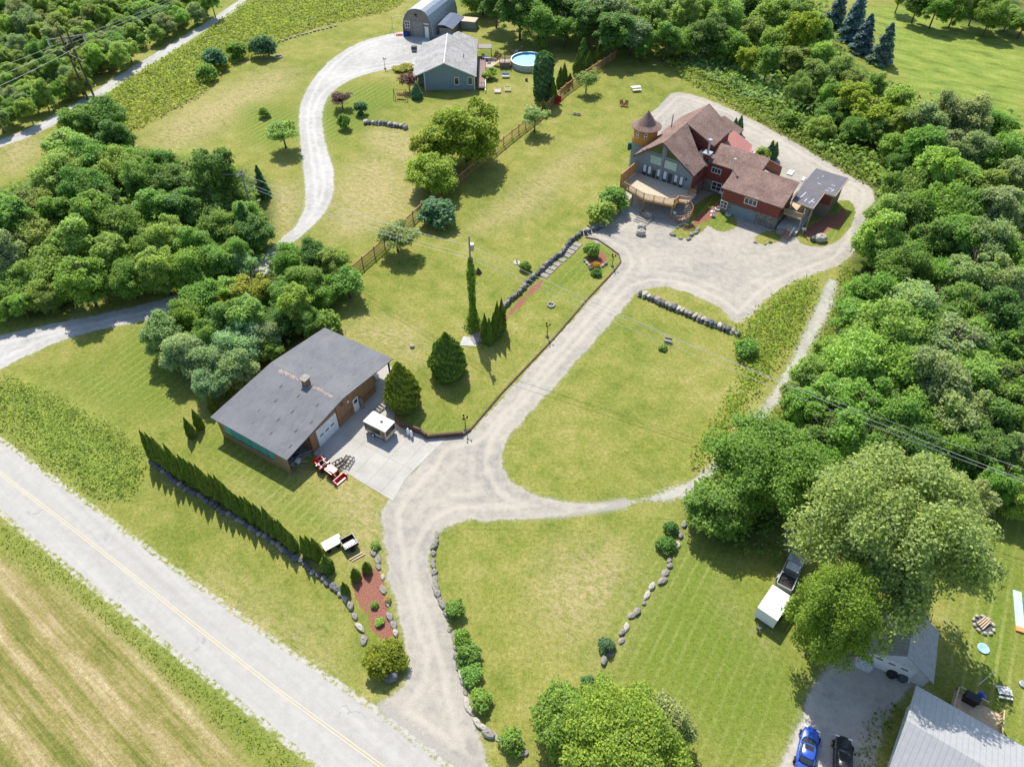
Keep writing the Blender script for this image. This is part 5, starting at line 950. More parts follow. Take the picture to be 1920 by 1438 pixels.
m = MB(); o = G(905, 640)
for k in range(6): m.box(-.2 + k * .28, .0 + k * .28, -.8, .8, .02, .14 + k * .03)
tag(m.build('garden_steps', WOODG, None, loc=(o[0] - 1.2, o[1] + .2, 0)), 'pale timber garden steps left of the tall cedar clump', 'steps').rotation_euler = (0, 0, R(25))
m = MB(); m.prism([(-1.2, -.8), (1, -1), (1.2, .6), (-.8, .9)], 0, .06); p = G(880, 640); tag(m.build('stone_landing', CONC, None, loc=(p[0], p[1], 0)), 'pale landing slab below the ivy-covered pole', 'slab')
# utility poles
def pole(px, hgt, label, r_=.15, arm=True, mat=WOODG):
    p = G(*px); e = thing('utility_pole', label, 'utility pole', (p[0], p[1], 0)); m = MB(); m.tube([(0, 0, 0), (0, 0, hgt)], r_, 8, r_ * .65); m.build('pole', mat, e)
    if arm: m = MB(); m.beam((-.5, -.9, hgt - .6), (.5, .9, hgt - .6), .1); [m.tube([(.5 * t, .9 * t, hgt - .55), (.5 * t, .9 * t, hgt - .3)], .05) for t in (-.9, -.3, .3, .9)]; m.build('cross_arm', mat, e)
    return e, Vector((p[0], p[1], hgt))
pe, T1 = pole((888, 612), hpx((888, 612), 443), 'utility pole wrapped in ivy on the middle lawn', arm=False)
m = MB(); m.tube([(.25, -.1, T1.z - 1.9), (.25, -.1, T1.z - 1.0)], .26, 12); m.build('transformer', GREY, pe)
hI = T1.z - 3.0; g = np.random.default_rng(77); n = 3400; z = g.uniform(0, 1, n) ** 1.15; rad = np.interp(z, [0, .12, .3, .6, .8, 1], [1.5, .9, .42, .5, .62, .25]) * g.uniform(.3, 1.05, n); a = g.uniform(0, 6.28, n)
V = cards(np.stack([np.cos(a) * rad, np.sin(a) * rad, z * hI], 1), unit(np.stack([np.cos(a), np.sin(a), np.full(n, .6)], 1) + g.normal(size=(n, 3)) * .4), .2, 1.4, g); iv = fastmesh('ivy', V, quads_of(n), LEAF, pe); iv.color = (.17, .30, .05, 1)
_, T2 = pole((475, 402), hpx((475, 402), 320), 'grey utility pole at the edge of the left wood')
W1 = T1.z; 
hf = thing('power_pylon', 'tall wooden H-frame power line structure beside the gravel path', 'utility pole', tuple(G(165, 187))); hb = Vector(G(165, 187)); hH = hpx((165, 187), 48)
m = MB(); m.tube([(0, 0, 0), (0, 0, hH)], .2, 8, .13); m.build('pole', WOODD, hf); m = MB(); m.tube([(1.1, .5, 0), (1.1, .5, hH - .6)], .2, 8, .13); m.build('pole', WOODD, hf)
m = MB(); m.beam((-2.4, -1.0, hH - 2.2), (3.6, 1.6, hH - 2.2), .16, .22); m.beam((-1.5, .6, hH - 4.6), (2.4, -.2, hH - 6.2), .12); m.build('cross_arm', WOODG, hf)
m = MB()
ins = [(-2.2, -.9), (.55, .25), (3.3, 1.4)]
for x, y in ins: m.tube([(x, y, hH - 2.3), (x, y, hH - 3.4)], .1)
m.build('insulator', M('pale_insulator', (.6, .6, .6)), hf)
WIREM = M('wire', (.5, .5, .5), .05, 1, .5)
def wire(a, c, sag, r_, label, group):
    a, c = Vector(a), Vector(c); pts = [a + (c - a) * (i / 20) - Vector((0, 0, sag * 4 * (i / 20) * (1 - i / 20))) for i in range(21)]
    m = MB(); m.tube([p - a for p in pts], r_, 5); tag(m.build('overhead_wire', WIREM, None, loc=tuple(a)), label, 'wire', group)
for i, (x, y) in enumerate(ins):
    p = hb + Vector((x, y, hH - 3.4)); wire(p, Vector(G(560 + i * 20, -130 - 10 * i, 10)), 1.5, .026, 'high power line wire crossing the top left corner', 'power line wires'); wire(p, Vector(G(-200, 175 + i * 32, 10)), .8, .026, 'high power line wire crossing the top left corner', 'power line wires')
for i, (dz, yR) in enumerate([(-1.3, 905), (-2.6, 880), (-3.2, 968 - 60)]):
    a = T1 + Vector((0, 0, dz)); wire(a, G(2050, yR + 45, 6.0 - dz * .2), .9, .016 if i else .022, 'utility wire running over the drive to the right wood', 'utility wires'); wire(a, T2 + Vector((0, 0, dz + .8)), .7, .016 if i else .022, 'utility wire over the white lane and fence', 'utility wires')
wire(T2 + Vector((0, 0, -.6)), G(390, 326, 7.5), .1, .03, 'short wire leading into the left wood', 'utility wires')
m = MB(); m.tube([(0, 0, 0), (2.2, 1.5, 3.2)], .02); 
# lamp posts on the drive
def lamp_post(px, hgt, label, heads=3):
    p = G(*px); e = thing('lamp_post', label, 'lamp post', (p[0], p[1], 0)); m = MB(); m.lathe([(.16, 0), (.12, .12), (.05, .2), (.04, hgt - .3)], n=8); m.build('post', BLACK, e)
    m = MB(); [m.tube([(0, 0, hgt - .45), (.28 * math.cos(a), .28 * math.sin(a), hgt - .25)], .025) for a in [2.1 * k for k in range(heads)]]; m.build('bracket', BLACK, e)
    for k in range(heads): a = 2.1 * k; m = MB(); m.lathe([(.05, 0), (.11, .05), (.09, .24), (.02, .34)], (.28 * math.cos(a), .28 * math.sin(a), hgt - .28), 8); m.build('lantern', BLACK, e)
    m = MB(); m.lathe([(.22, 0), (.22, .16), (.16, .2)], n=10); m.build('planter_base', DGREY, e)
lamp_post((1026, 632), 2.2, 'black lamp post in the middle of the lawn beside the drive'); lamp_post((873, 806), 2.3, 'black lamp post where the drive meets the concrete pad'); lamp_post((1148, 500), 2.0, 'black lamp post near the round flower bed', 3); lamp_post((722, 130), 2.2, 'lamp post beside the bungalow forecourt', 2)

# ---------------------------------------------------------------- vehicles
def car(label, loc, rz, col, sc):
    e = thing('parked_car', label, 'car', loc, rz, None, sc); L, W = 4.7, 1.84
    def plan(k, y0, y1, w, p=3.2, n=28):
        out = []
        for i in range(n):
            a = 2 * math.pi * i / n; c, s_ = math.cos(a), math.sin(a); out.append((w / 2 * math.copysign(abs(c) ** (2 / p), c), (y0 + y1) / 2 + (y1 - y0) / 2 * math.copysign(abs(s_) ** (2 / p), s_)))
        return out
    def loft(levels, n=28):
        m = MB(); vs = []
        for z, y0, y1, w, p in levels: vs += [(x, y, z if not callable(z) else z(x, y)) for x, y in plan(0, y0, y1, w, p, n)]
        k = len(levels); m.add(vs, [(i * n + j, i * n + (j + 1) % n, (i + 1) * n + (j + 1) % n, (i + 1) * n + j) for i in range(k - 1) for j in range(n)] + [tuple(reversed(range(n))), tuple(range((k - 1) * n, k * n))]); return m
    hood = lambda base: (lambda x, y: base + (.16 - .10 * max(0, (y - .8) / 1.5) ** 1.5 if y > 0 else .2 - .06 * max(0, (-y - 1.5))))
    loft([(.22, -L / 2 + .12, L / 2 - .12, W - .1, 4), (.45, -L / 2, L / 2, W, 3.4), (.68, -L / 2 + .02, L / 2 - .04, W - .02, 3.2), (hood(.68), -L / 2 + .16, L / 2 - .3, W - .22, 3)]).build('body', col, e, True)
    loft([(.82, -1.75, 1.15, W - .3, 4), (1.12, -1.5, .72, W - .46, 4), (1.3, -1.15, .3, W - .56, 4)]).build('cabin_glass', GLASS, e, True)
    loft([(1.3, -1.2, .33, W - .5, 4), (1.37, -1.1, .22, W - .64, 4)]).build('roof', col, e, True)
    m = MB(); m.box(-.42, .42, -.35, .15, 1.372, 1.385); m.build('sunroof', BLACK, e)
    m = MB(); [m.beam((s_ * (W / 2 - .18), -1.65, .9), (s_ * (W / 2 - .27), -.95, 1.33), .09, .06) or m.beam((s_ * (W / 2 - .2), 1.05, .88), (s_ * (W / 2 - .29), .3, 1.33), .07, .06) for s_ in (-1, 1)]; m.build('pillars', col, e)
    for x in (-W / 2 + .02, W / 2 - .02):
        for y in (-1.4, 1.42): m = MB(); m.wheel((x, y, .32), .33, .22); w = m.build('wheel', RUBBER, e); m = MB(); m.tube([(x - .12, y, .32), (x + .12, y, .32)], .2, 12); m.build('rim', STEEL, w)
        m = MB(); sx = 1 if x > 0 else -1; m.box(min(x, x + sx * .2), max(x, x + sx * .2), .72, .88, .85, .98); m.build('mirror', col, e)
    for x in (-.62, .62): m = MB(); m.box(x - .2, x + .2, 2.1, 2.24, .6, .72); m.build('headlight', WHITE, e); m = MB(); m.box(x - .2, x + .2, -2.3, -2.18, .62, .74); m.build('tail_light', RED, e)
    return e
p = G(1511, 1408); car('blue parked car on the sandy parking gravel', (p[0], p[1], 0), R(-27), M('blue_paint', (.03, .09, .42), .1, 2, .25, .6), .80)
p = G(1577, 1428); car('black parked car beside the blue one', (p[0], p[1], 0), R(-19), M('black_paint', (.02, .022, .025), .1, 2, .25, .6), .80)
# camper trailer by the workshop: local x = long side
p = G(709, 800, 1.0); cm = thing('camper_trailer', 'black and beige camper trailer with a white roof beside the workshop', 'trailer', (-14.65, 52.25, 0), R(-31))
CB = M('beige_panel', (.52, .44, .33), .1); CBL = M('dark_gloss_panel', (.035, .03, .03), .2, 3, .3)
m = MB(); m.box(-1.5, 1.5, -.85, .85, .35, 1.8); m.build('body', CB, cm); m = MB(); m.box(-1.53, 1.53, -.88, .88, 1.8, 1.9); rf = m.build('roof', M('dirty_white_roof', (.72, .68, .64), .15, 4), cm)
m = MB(); m.box(-1.45, .75, -.87, -.852, .75, 1.65); m.build('dark_panel', CBL, cm); m = MB(); m.box(1.502, 1.52, -.75, .75, .95, 1.7); m.build('rear_panel', CBL, cm); m = MB(); m.box(.85, 1.35, -.88, -.852, .4, 1.6); m.build('door', M('bronze_panel', (.22, .17, .11)), cm)
m = MB(); m.lathe([(.18, 0), (.18, .06), (.1, .08)], (.3, .1, 1.9), 12); m.build('roof_vent', DGREY, rf); m = MB(); m.beam((-1.5, 0, 1.905), (1.5, 0, 1.905), .03, .01); m.build('roof_seam', GREY, rf)
for y in (-.87, .87): m = MB(); m.wheel((-.35, y, .3), .3, .18, 'y'); w = m.build('wheel', RUBBER, cm); m = MB(); m.tube([(-.35, y - .11, .3), (-.35, y + .11, .3)], .17, 12); m.build('rim', WHITE, w)
m = MB(); m.beam((-1.5, -.4, .35), (-2.3, 0, .35), .08); m.beam((-1.5, .4, .35), (-2.3, 0, .35), .08); m.build('drawbar', BLACK, cm)
# red tractor with loader
p = G(618, 886); tr = thing('tractor', 'small red compact tractor with a front loader by the open bay', 'tractor', (p[0], p[1], 0), R(-38)); tr.scale = (1.0, 1.0, 1.0)
m = MB(); m.box(-.2, 1.0, -.3, .3, .6, 1.0); m.box(.5, 1.15, -.27, .27, 1.0, 1.08); m.build('hood', RED, tr); m = MB(); m.box(-1.2, .2, -.16, .16, .35, .65); m.build('chassis', BLACK, tr)
m = MB(); m.box(-1.25, -.45, -.65, -.3, .85, .93); m.box(-1.25, -.45, .3, .65, .85, .93); m.box(-1.2, -1.12, -.6, .6, .6, .9); m.build('fender', RED, tr); m = MB(); m.box(-1.0, -.55, -.22, .22, .8, .9); m.box(-1.08, -.98, -.22, .22, .85, 1.25); m.build('seat', BLACK, tr)
for x, r_, w_, yy in ((-.85, .5, .26, .52), (.75, .32, .2, .45)):
    for s_ in (-1, 1): m = MB(); m.wheel((x, s_ * yy, r_), r_, w_, 'y'); w = m.build('wheel', RUBBER, tr); m = MB(); m.tube([(x, s_ * yy - w_ * .52, r_), (x, s_ * yy + w_ * .52, r_)], r_ * .5, 12); m.build('rim', RED, w)
m = MB(); [m.tube([(-1.05, s_ * .5, .7), (-1.1, s_ * .5, 1.9)], .035) for s_ in (-1, 1)]; m.tube([(-1.1, -.5, 1.9), (-1.1, .5, 1.9)], .035); m.build('roll_bar', BLACK, tr); m = MB(); m.tube([(-.2, 0, 1.0), (-.35, 0, 1.2)], .02); m.lathe([(.17, 0), (.19, .02), (.17, .04)], (-.38, 0, 1.2), 12); m.build('steering_wheel', BLACK, tr)
m = MB(); [m.beam((-.1, s_ * .42, .95), (1.0, s_ * .42, .9), .09, .1) or m.beam((1.0, s_ * .42, .9), (1.55, s_ * .42, .35), .09, .1) for s_ in (-1, 1)]; m.build('loader_arm', RED, tr)
m = MB(); m.box(1.5, 1.56, -.75, .75, .1, .6); m.box(1.5, 2.0, -.75, .75, .1, .16); m.box(1.5, 2.0, -.75, -.7, .1, .55); m.box(1.5, 2.0, .7, .75, .1, .55); m.build('bucket', RED, tr)
p = G(601, 876); ca = thing('garden_cart', 'red open cart box in front of the tractor at the open bay', 'cart', (p[0] + .1, p[1] + .2, 0), R(-38)); m = MB(); m.box(-.75, .75, -.45, .45, .4, .46); m.box(-.75, .75, -.5, -.45, .4, .8); m.box(-.75, .75, .45, .5, .4, .8); m.box(-.8, -.75, -.5, .5, .4, .8); m.box(.75, .8, -.5, .5, .4, .8); m.build('box', RED, ca)
for y in (-.5, .5): m = MB(); m.wheel((0, y, .25), .25, .14, 'y'); m.build('wheel', RUBBER, ca)
# cultivator frames beside the tractor
for i, (px, rz, lab) in enumerate([((636, 873), 40, 'dark steel implement frame on the concrete edge, left one'), ((652, 868), 70, 'dark steel implement frame on the concrete edge, right one')]):
    p = G(*px); e = thing('implement', lab, 'farm implement', (p[0], p[1], 0), R(rz), 'implements beside the tractor'); m = MB(); L_ = 1.0
    for x in (-.6, -.2, .2, .6): m.beam((x, -.5, .35), (x, .5, .35), .07)
    for y in (-.45, 0, .45): m.beam((-.7, y, .42), (.7, y, .42), .08)
    m.build('frame', M('rusty_black', (.06, .045, .04), .5, 4), e); m = MB()
    for x in (-.6, -.2, .2, .6):
        for y in (-.45, .45): m.tube([(x, y, .35), (x + .15, y, .15), (x - .05, y, 0)], .03, 5)
    m.beam((-.5, 0, .4), (0, .2, .9), .05); m.beam((.5, 0, .4), (0, .2, .9), .05); m.build('tines', DGREY, e)
# clutter in the open bay
loc = S.r.matrix_basis if False else None
def at_shop(x, y): a = R(58.7); return (G(547, 890)[0] + x * math.cos(a) - y * math.sin(a), G(547, 890)[1] + x * math.sin(a) + y * math.cos(a))
for i, (x, y, w, l, hh, mt, nm, lab) in enumerate([(1.0, .9, .5, .6, .5, GREY, 'crate', 'grey crate in the open bay nearest the corner'), (1.6, .5, .5, .4, .4, WHITE, 'bucket_box', 'white box in the open bay beside the grey crate'), (2.4, 1.6, 1.0, .6, .7, DGREY, 'tool_chest', 'dark tool chest inside the open bay'), (1.3, 2.2, .7, .7, .8, M('dull_blue', (.12, .2, .3)), 'drum_box', 'dull blue box deep in the open bay'), (16.0, 1.5, .8, .5, .5, WHITE, 'storage_box', 'white storage box under the far end of the workshop roof'), (15.3, 2.6, .9, .7, .8, DGREY, 'storage_box', 'dark storage box under the far end of the workshop roof')]):
    q = at_shop(x, y); m = MB(); m.box(-w / 2, w / 2, -l / 2, l / 2, 0, hh); m.box(-w / 2 - .03, w / 2 + .03, -l / 2 - .03, l / 2 + .03, hh, hh + .05); tag(m.build(nm, mt, None, loc=(q[0], q[1], .04)), lab, 'box').rotation_euler = (0, 0, R(40 + 23 * i))
rr = random.Random(9)
for i in range(5):
    q = at_shop(1.2 + .45 * i, 1.0 + .5 * (i % 3)); m = MB(); a = rr.uniform(-.6, .9); m.beam((0, 0, .12 + .08 * i), (2.2 * math.cos(a), 2.2 * math.sin(a) * .6, .2 + .1 * i), .12, .04); tag(m.build('plank', WOODL if i % 2 else WOODG, None, loc=(q[0] - .3, q[1] - .6, .05)), 'loose plank in the clutter of the open workshop bay', 'plank', 'loose planks in the open bay')
# propane tanks
for i, (px, lab) in enumerate([((766, 815), 'white gas cylinder by the retaining wall, left of the pair'), ((772, 819), 'white gas cylinder by the retaining wall, right of the pair')]):
    p = G(*px); m = MB(); m.lathe([(.14, 0), (.17, .08), (.17, .75), (.12, .88), (.05, .92), (.08, .95), (.08, 1.02)], n=14); tag(m.build('gas_cylinder', WHITE, None, True, (p[0], p[1], .03)), lab, 'gas cylinder', 'white gas cylinders')
p = G(712, 768); m = MB(); [m.box(-.8 + .42 * k, -.55 + .42 * k, -.4, .4, .1, .22) for k in range(5)]; m.beam((-.9, -.4, .1), (1.2, -.4, .1), .08); m.beam((-.9, .4, .1), (1.2, .4, .1), .08); tag(m.build('timber_steps', WOODG, None, loc=(p[0], p[1], .05)), 'weathered timber steps between the camper and the cedar', 'steps').rotation_euler = (0, 0, R(50))
# flatbed cart and dump trailer at the entry
p = G(621, 1018, .5); e = thing('flatbed_cart', 'cream flat cart parked by the hedge end', 'cart', (p[0], p[1], 0), R(35)); m = MB(); m.box(-.85, .85, -.55, .55, .5, .6); m.box(.85, 1.05, .1, .55, .5, .58); m.build('bed', M('cream_paint', (.72, .66, .55), .06, 2), e); [MB().wheel((x, y, .22), .22, .14, 'y').build('wheel', RUBBER, e) for x in (-.5, .5) for y in (-.5, .5)]
p = G(655, 1018, .5); e = thing('dump_trailer', 'small black open trailer with pale slats inside', 'trailer', (p[0], p[1], 0), R(35)); m = MB(); m.box(-.65, .65, -.6, .6, .35, .42); m.box(-.65, .65, -.65, -.6, .35, .85); m.box(-.65, .65, .6, .65, .35, .85); m.box(-.7, -.65, -.65, .65, .35, .85); m.box(.65, .7, -.65, .65, .35, .85); m.build('box', CBL, e)
m = MB(); [m.box(-.55 + .16 * k, -.47 + .16 * k, -.55, .0, .6, .68) for k in range(8)]; m.build('slats', WHITE, e); [MB().wheel((0, y, .25), .25, .15, 'y').build('wheel', RUBBER, e) for y in (-.72, .72)]
p = G(668, 1043); m = MB(); m.box(-.7, .7, -.06, .06, .05, .12); m.box(-.6, .8, -.32, -.2, .02, .1); tag(m.build('loose_ramp', WOODL, None, loc=(p[0], p[1], 0)), 'pale boards lying behind the black trailer', 'boards').rotation_euler = (0, 0, R(35))
# white enclosed trailer, pickup and dead shrub on the right
e = thing('cargo_trailer', 'white box trailer half under the maple leaves', 'trailer', (23.55, 30.85, 0), R(-41)); m = MB(); m.box(-.95, .95, -1.45, 1.45, .35, 1.85); m.build('box', M('shaded_white', (.7, .71, .72), .04), e); m = MB(); m.box(-.97, .97, -1.47, 1.47, 1.85, 1.9); r_ = m.build('roof', WHITE, e); m = MB(); m.box(-.3, -.26, -1.2, .9, 1.902, 1.91); m.build('roof_seam', GREY, r_)
m = MB(); m.beam((-.5, -1.45, .35), (0, -2.5, .35), .08); m.beam((.5, -1.45, .35), (0, -2.5, .35), .08); m.box(-.15, .15, -2.5, -2.2, .3, .6); m.build('drawbar', DGREY, e); [MB().wheel((x, -.1, .28), .28, .2).build('wheel', RUBBER, e) for x in (-.98, .98)]
p = G(1483, 1072, .8); e = thing('pickup_truck', 'grey pickup truck seen tail first under the willow edge', 'truck', (p[0], p[1], 0), R(-34), None, .85); GP = M('silver_paint', (.42, .45, .48), .08, 2, .3, .5, .3)
m = MB(); m.box(-.9, .9, -2.3, 2.5, .4, .75); m.box(-.9, -.8, -2.3, -.4, .75, 1.1); m.box(.8, .9, -2.3, -.4, .75, 1.1); m.box(-.9, .9, -2.3, -2.2, .6, 1.1); m.box(-.88, .88, 1.2, 2.5, .75, 1.05); m.build('body', GP, e); m = MB(); m.add([(-.8, -.4, 1.1), (.8, -.4, 1.1), (.8, 1.3, 1.05), (-.8, 1.3, 1.05), (-.68, -.2, 1.6), (.68, -.2, 1.6), (.68, .75, 1.6), (-.68, .75, 1.6)], [(0, 1, 5, 4), (1, 2, 6, 5), (2, 3, 7, 6), (3, 0, 4, 7)]); m.build('cab_glass', GLASS, e); m = MB(); m.box(-.7, .7, -.22, .78, 1.58, 1.66); m.build('cab_roof', GP, e)
m = MB(); m.box(-.78, .78, -2.15, -.45, .76, .8); m.build('cargo_bed', CBL, e); [MB().wheel((x, y, .36), .36, .24).build('wheel', RUBBER, e) for x in (-.85, .85) for y in (-1.4, 1.6)]
p = G(1465, 1088); m = MB(); m.box(-.5, .5, -.3, .3, .1, .5); m.tube([(-.3, 0, .5), (.3, 0, .7)], .05); e = tag(m.build('engine_part', M('scrap_metal', (.3, .29, .32), .5, 5), None, loc=(p[0], p[1], 0)), 'pile of scrap metal between the pickup and the white trailer', 'scrap'); e.rotation_euler = (0, 0, R(-34))
g = random.Random(5); p = G(1490, 1045); e = thing('dead_tree', 'bare grey dead tree beside the willow', 'tree', (p[0], p[1], 0)); m = MB(); m.tube([(0, 0, 0), (0, 0, 1.6)], .12); 
for i in range(34):
    a = g.uniform(0, 6.28); L_ = g.uniform(1.2, 2.6); z0 = g.uniform(.8, 1.7); p1 = Vector((math.cos(a) * L_ * .5, math.sin(a) * L_ * .5, z0 + L_ * .45)); p2 = Vector((math.cos(a) * L_, math.sin(a) * L_, z0 + L_ * g.uniform(.6, 1.0))); m.tube([(0, 0, z0), p1, p2], .05, 5, .015)
    for k in range(3): b_ = a + g.uniform(-.8, .8); m.tube([p1, p1 + Vector((math.cos(b_) * L_ * .4, math.sin(b_) * L_ * .4, g.uniform(.2, .9)))], .022, 4, .008)
m.build('branches', M('dead_wood', (.42, .36, .31), .2, 3), e)

# ---------------------------------------------------------------- garden objects
def obj1(name, mb_, mat, px, label, cat, rz=0, z=0, group=None, smooth=False):
    p = G(*px); o = mb_.build(name, mat, None, smooth, (p[0], p[1], z)); o.rotation_euler = (0, 0, R(rz)); return tag(o, label, cat, group)
def picnic(px, rz, label, mat, sc=1.0):
    p = G(*px); e = thing('picnic_table', label, 'picnic table', (p[0], p[1], 0), R(rz), None, sc); m = MB(); [m.box(-.9, .9, -.38 + .16 * k, -.24 + .16 * k, .70, .74) for k in range(5)]; m.build('table_top', mat, e)
    for y in (-.75, .75): m = MB(); m.box(-.9, .9, y - .14, y + .14, .42, .46); m.build('bench', mat, e)
    [MB().beam((x, -.2 * s_, .7), (x, -.8 * s_, 0), .07, .05).build('leg', mat, e) for x in (-.65, .65) for s_ in (-1, 1)]; [MB().beam((x, -.85, .38), (x, .85, .38), .05, .07).build('crossbar', mat, e) for x in (-.65, .65)]
picnic((1192, 170), 10, 'white picnic table on the lawn behind the tower', WHITE); picnic((1880, 1300), -10, 'small pale picnic table on the right lawn', M('faded_plastic', (.6, .6, .58)), .62)
def chair(px, rz, label, mat, group=None, sc=1.0):
    p = G(*px); e = thing('garden_chair', label, 'chair', (p[0], p[1], 0), R(rz), group, sc); m = MB(); m.box(-.28, .28, -.3, .25, .34, .38); m.build('seat', mat, e); m = MB(); [m.beam((-.24 + .16 * k, .25, .36), (-.26 + .175 * k, .5, 1.0), .12, .03) for k in range(4)]; m.build('backrest', mat, e)
    for x in (-.32, .32): m = MB(); m.box(x - .06, x + .06, -.32, .35, .55, .59); m.build('armrest', mat, e)
    [MB().box(x - .03, x + .03, y - .03, y + .03, 0, .56).build('leg', mat, e) for x in (-.3, .3) for y in (-.27, .28)]
DR = M('dark_red_plastic', (.2, .03, .035)); chair((1166, 199), 20, 'dark red garden chair on the upper lawn, left of the pair', DR, 'red lawn chairs'); chair((1173, 200), -30, 'dark red garden chair on the upper lawn, right of the pair', DR, 'red lawn chairs')
m = MB(); m.box(-.5, .5, -.05, .05, .3, 1.5); m.box(-.5, .5, -.5, .05, .35, .45); m.box(-.5, .5, -.55, -.5, 0, .45); obj1('lounge_chair', m, RED, (1048, 194), 'bright red lounge chair standing against the fence', 'chair', -40)
for i, (px, lab) in enumerate([((1078, 215), 'left tyre of the pair lying on the middle lawn'), ((1085, 216), 'right tyre of the pair lying on the middle lawn')]):
    m = MB(); m.lathe([(.42, 0), (.48, .1), (.42, .22), (.26, .22), (.22, .1), (.26, 0), (.42, 0)], n=16, cap=False); obj1('tyre', m, M('tan_tyre', (.22, .17, .12)), px, lab, 'tyre', 0, 0, 'tyres on the lawn')
def ring(px, r_, label, mat, n=10, z=.1, cat='fire pit'):
    p = G(*px); e = thing('fire_pit', label, cat, (p[0], p[1], 0)); m = MB(); [m.rock((r_ * math.cos(a), r_ * math.sin(a), .12), (.22, .16, .18), int(a * 100), 1, a + 1.57) for a in [2 * math.pi * k / n for k in range(n)]]; m.build('stones', mat, e); m = MB(); m.lathe([(r_ - .12, 0), (r_ - .12, .05)], n=16); m.build('ash_bed', DGREY, e)
ring((523, 108), .75, 'round fire pit on the top left lawn', STONEL, 12); ring((1033, 573), .45, 'small round pile of pale stones on the lawn beside the drive', STONEL, 7); ring((1843, 1172), .85, 'log-filled fire pit on the right lawn', STONEL, 10)
m = MB(); [m.tube([(-.6, -.3 + .2 * k, .15 + .04 * k), (.6, -.2 + .17 * k, .3)], .07) for k in range(4)]; obj1('firewood', m, WOODL, (1843, 1170), 'split logs heaped in the right lawn fire pit', 'logs', 30)
m = MB(); m.lathe([(.5, 0), (.5, .08), (.1, .1), (.07, .7), (.05, .75)], n=14); obj1('birdbath', m, STONEL, (969, 493), 'small stone pedestal on a pale base on the middle lawn', 'birdbath')
m = MB(); m.add([(-.5, -.3, 0), (.5, -.3, 0), (.5, .3, 0), (-.5, .3, 0), (0, 0, 1.0)], [(0, 3, 2, 1), (0, 1, 4), (1, 2, 4), (2, 3, 4), (3, 0, 4)]); obj1('pyramid_ornament', m, WOODD, (897, 512), 'dark pointed ornament right of the ivy-covered pole', 'ornament', 20)
m = MB(); m.box(-.45, .45, -.25, .25, .25, .4); m.box(-.45, .45, .2, .28, .4, .6); [m.wheel((x, -.28, .15), .15, .07, 'y') for x in (-.3, .3)]; obj1('wagon_planter', m, WOODG, (1252, 642), 'little wooden wagon planter on the lower lawn', 'planter', -20)
tree('bush1', 'shrub', 'green plants spilling from the wagon planter', 'plant', 1243, 651, 8, 'mid', .6)
tree('bush2', 'shrub', 'orange flowering plant in the round flower bed', 'plant', 1118, 498, 10, 'gold', .9); tree('bush0', 'shrub', 'dark plant below the orange flowers in the round bed', 'plant', 1118, 511, 10, 'dark', .8); tree('bush0', 'shrub', 'cream-flowered shrub between the patio set and pool deck', 'shrub', 933, 104, 8, 'cream', 1.6)
for x, y, r_, hue, lab in [(702,1134,7,'mid','upper green clump on the mulch bed'),(712,1165,9,'lite','long green clump in the middle of the mulch bed'),(735,1190,0,'mid','')][:2]: tree('bush1', 'shrub', lab, 'plant', x, y, r_, hue, .5)
tree('bush2', 'shrub', 'white-flowered clump among the mulch bed boulders', 'plant', 726, 1124, 7, 'cream', .5); tree('bush1', 'shrub', 'weedy clump above the mulch bed boulders', 'plant', 703, 1022, 10, 'lite', .6)
# garden swing by the bungalow
p = G(751, 186); e = thing('garden_swing', 'wooden swing bench in an A-frame on the bungalow lawn', 'swing', (p[0], p[1], 0), R(-8)); m = MB()
for s_ in (-1.2, 1.2): m.beam((s_, -.7, 0), (s_, 0, 1.9), .09); m.beam((s_, .7, 0), (s_, 0, 1.9), .09)
m.beam((-1.3, 0, 1.9), (1.3, 0, 1.9), .1); m.build('frame', WOODM, e); m = MB(); [m.box(-.8, .8, -.3 + .13 * k, -.2 + .13 * k, .5, .54) for k in range(5)]; [m.box(-.8, .8, .33, .37, .6 + .12 * k, .69 + .12 * k) for k in range(4)]; m.build('bench', WOODM, e)
for i, (px, lab, mt) in enumerate([((933, 172), 'left raised garden bed with pale gravel', STONEL), ((952, 169), 'right raised garden bed with green plants', STONEL)]):
    p = G(*px); e = thing('raised_bed', lab, 'garden bed', (p[0], p[1], 0), R(2), 'raised garden beds'); m = MB(); m.box(-.62, .62, -1.0, -.9, 0, .3); m.box(-.62, .62, .9, 1.0, 0, .3); m.box(-.62, -.54, -.9, .9, 0, .3); m.box(.54, .62, -.9, .9, 0, .3); m.build('frame', WOODL, e); m = MB(); m.box(-.54, .54, -.9, .9, 0, .2); m.build('soil', M('pale_soil', (.42, .38, .33), .35, 5) if i == 0 else M('green_soil', (.24, .28, .08), .6, 5), e)
# pool with deck
p = G(990, 134); cxp, cyp = p[0] + .1, p[1] + 3.0; e = thing('round_pool', 'round above-ground pool with pale blue water', 'pool', (cxp, cyp, 0)); PR = 3.6
m = MB(); m.lathe([(PR, 0), (PR, 1.25), (PR - .06, 1.25), (PR - .06, 0)], n=40, cap=False); m.build('pool_wall', siding('pool_wall', (.42, .47, .47), .8, 'X', .85), e); m = MB(); m.lathe([(PR + .08, 1.25), (PR + .08, 1.31), (PR - .14, 1.31), (PR - .14, 1.25)], n=40, cap=False); m.build('pool_rim', WHITE, e)
m = MB(); m.lathe([(PR - .065, .1), (PR - .065, 1.24)], n=40, cap=False); m.build('pool_liner', M('blue_liner', (.03, .36, .58), .1, 2), e); bb = NB('pool_water'); bb.b.inputs['IOR'].default_value = 1.33; w_ = bb.fin((.38, .72, .80), .06, .5, 0, bb.noise(bb.pos(), 3, 2), .1, .02); m = MB(); m.lathe([(PR - .07, .86), (PR - .07, .88)], n=40); m.build('water', w_, e)
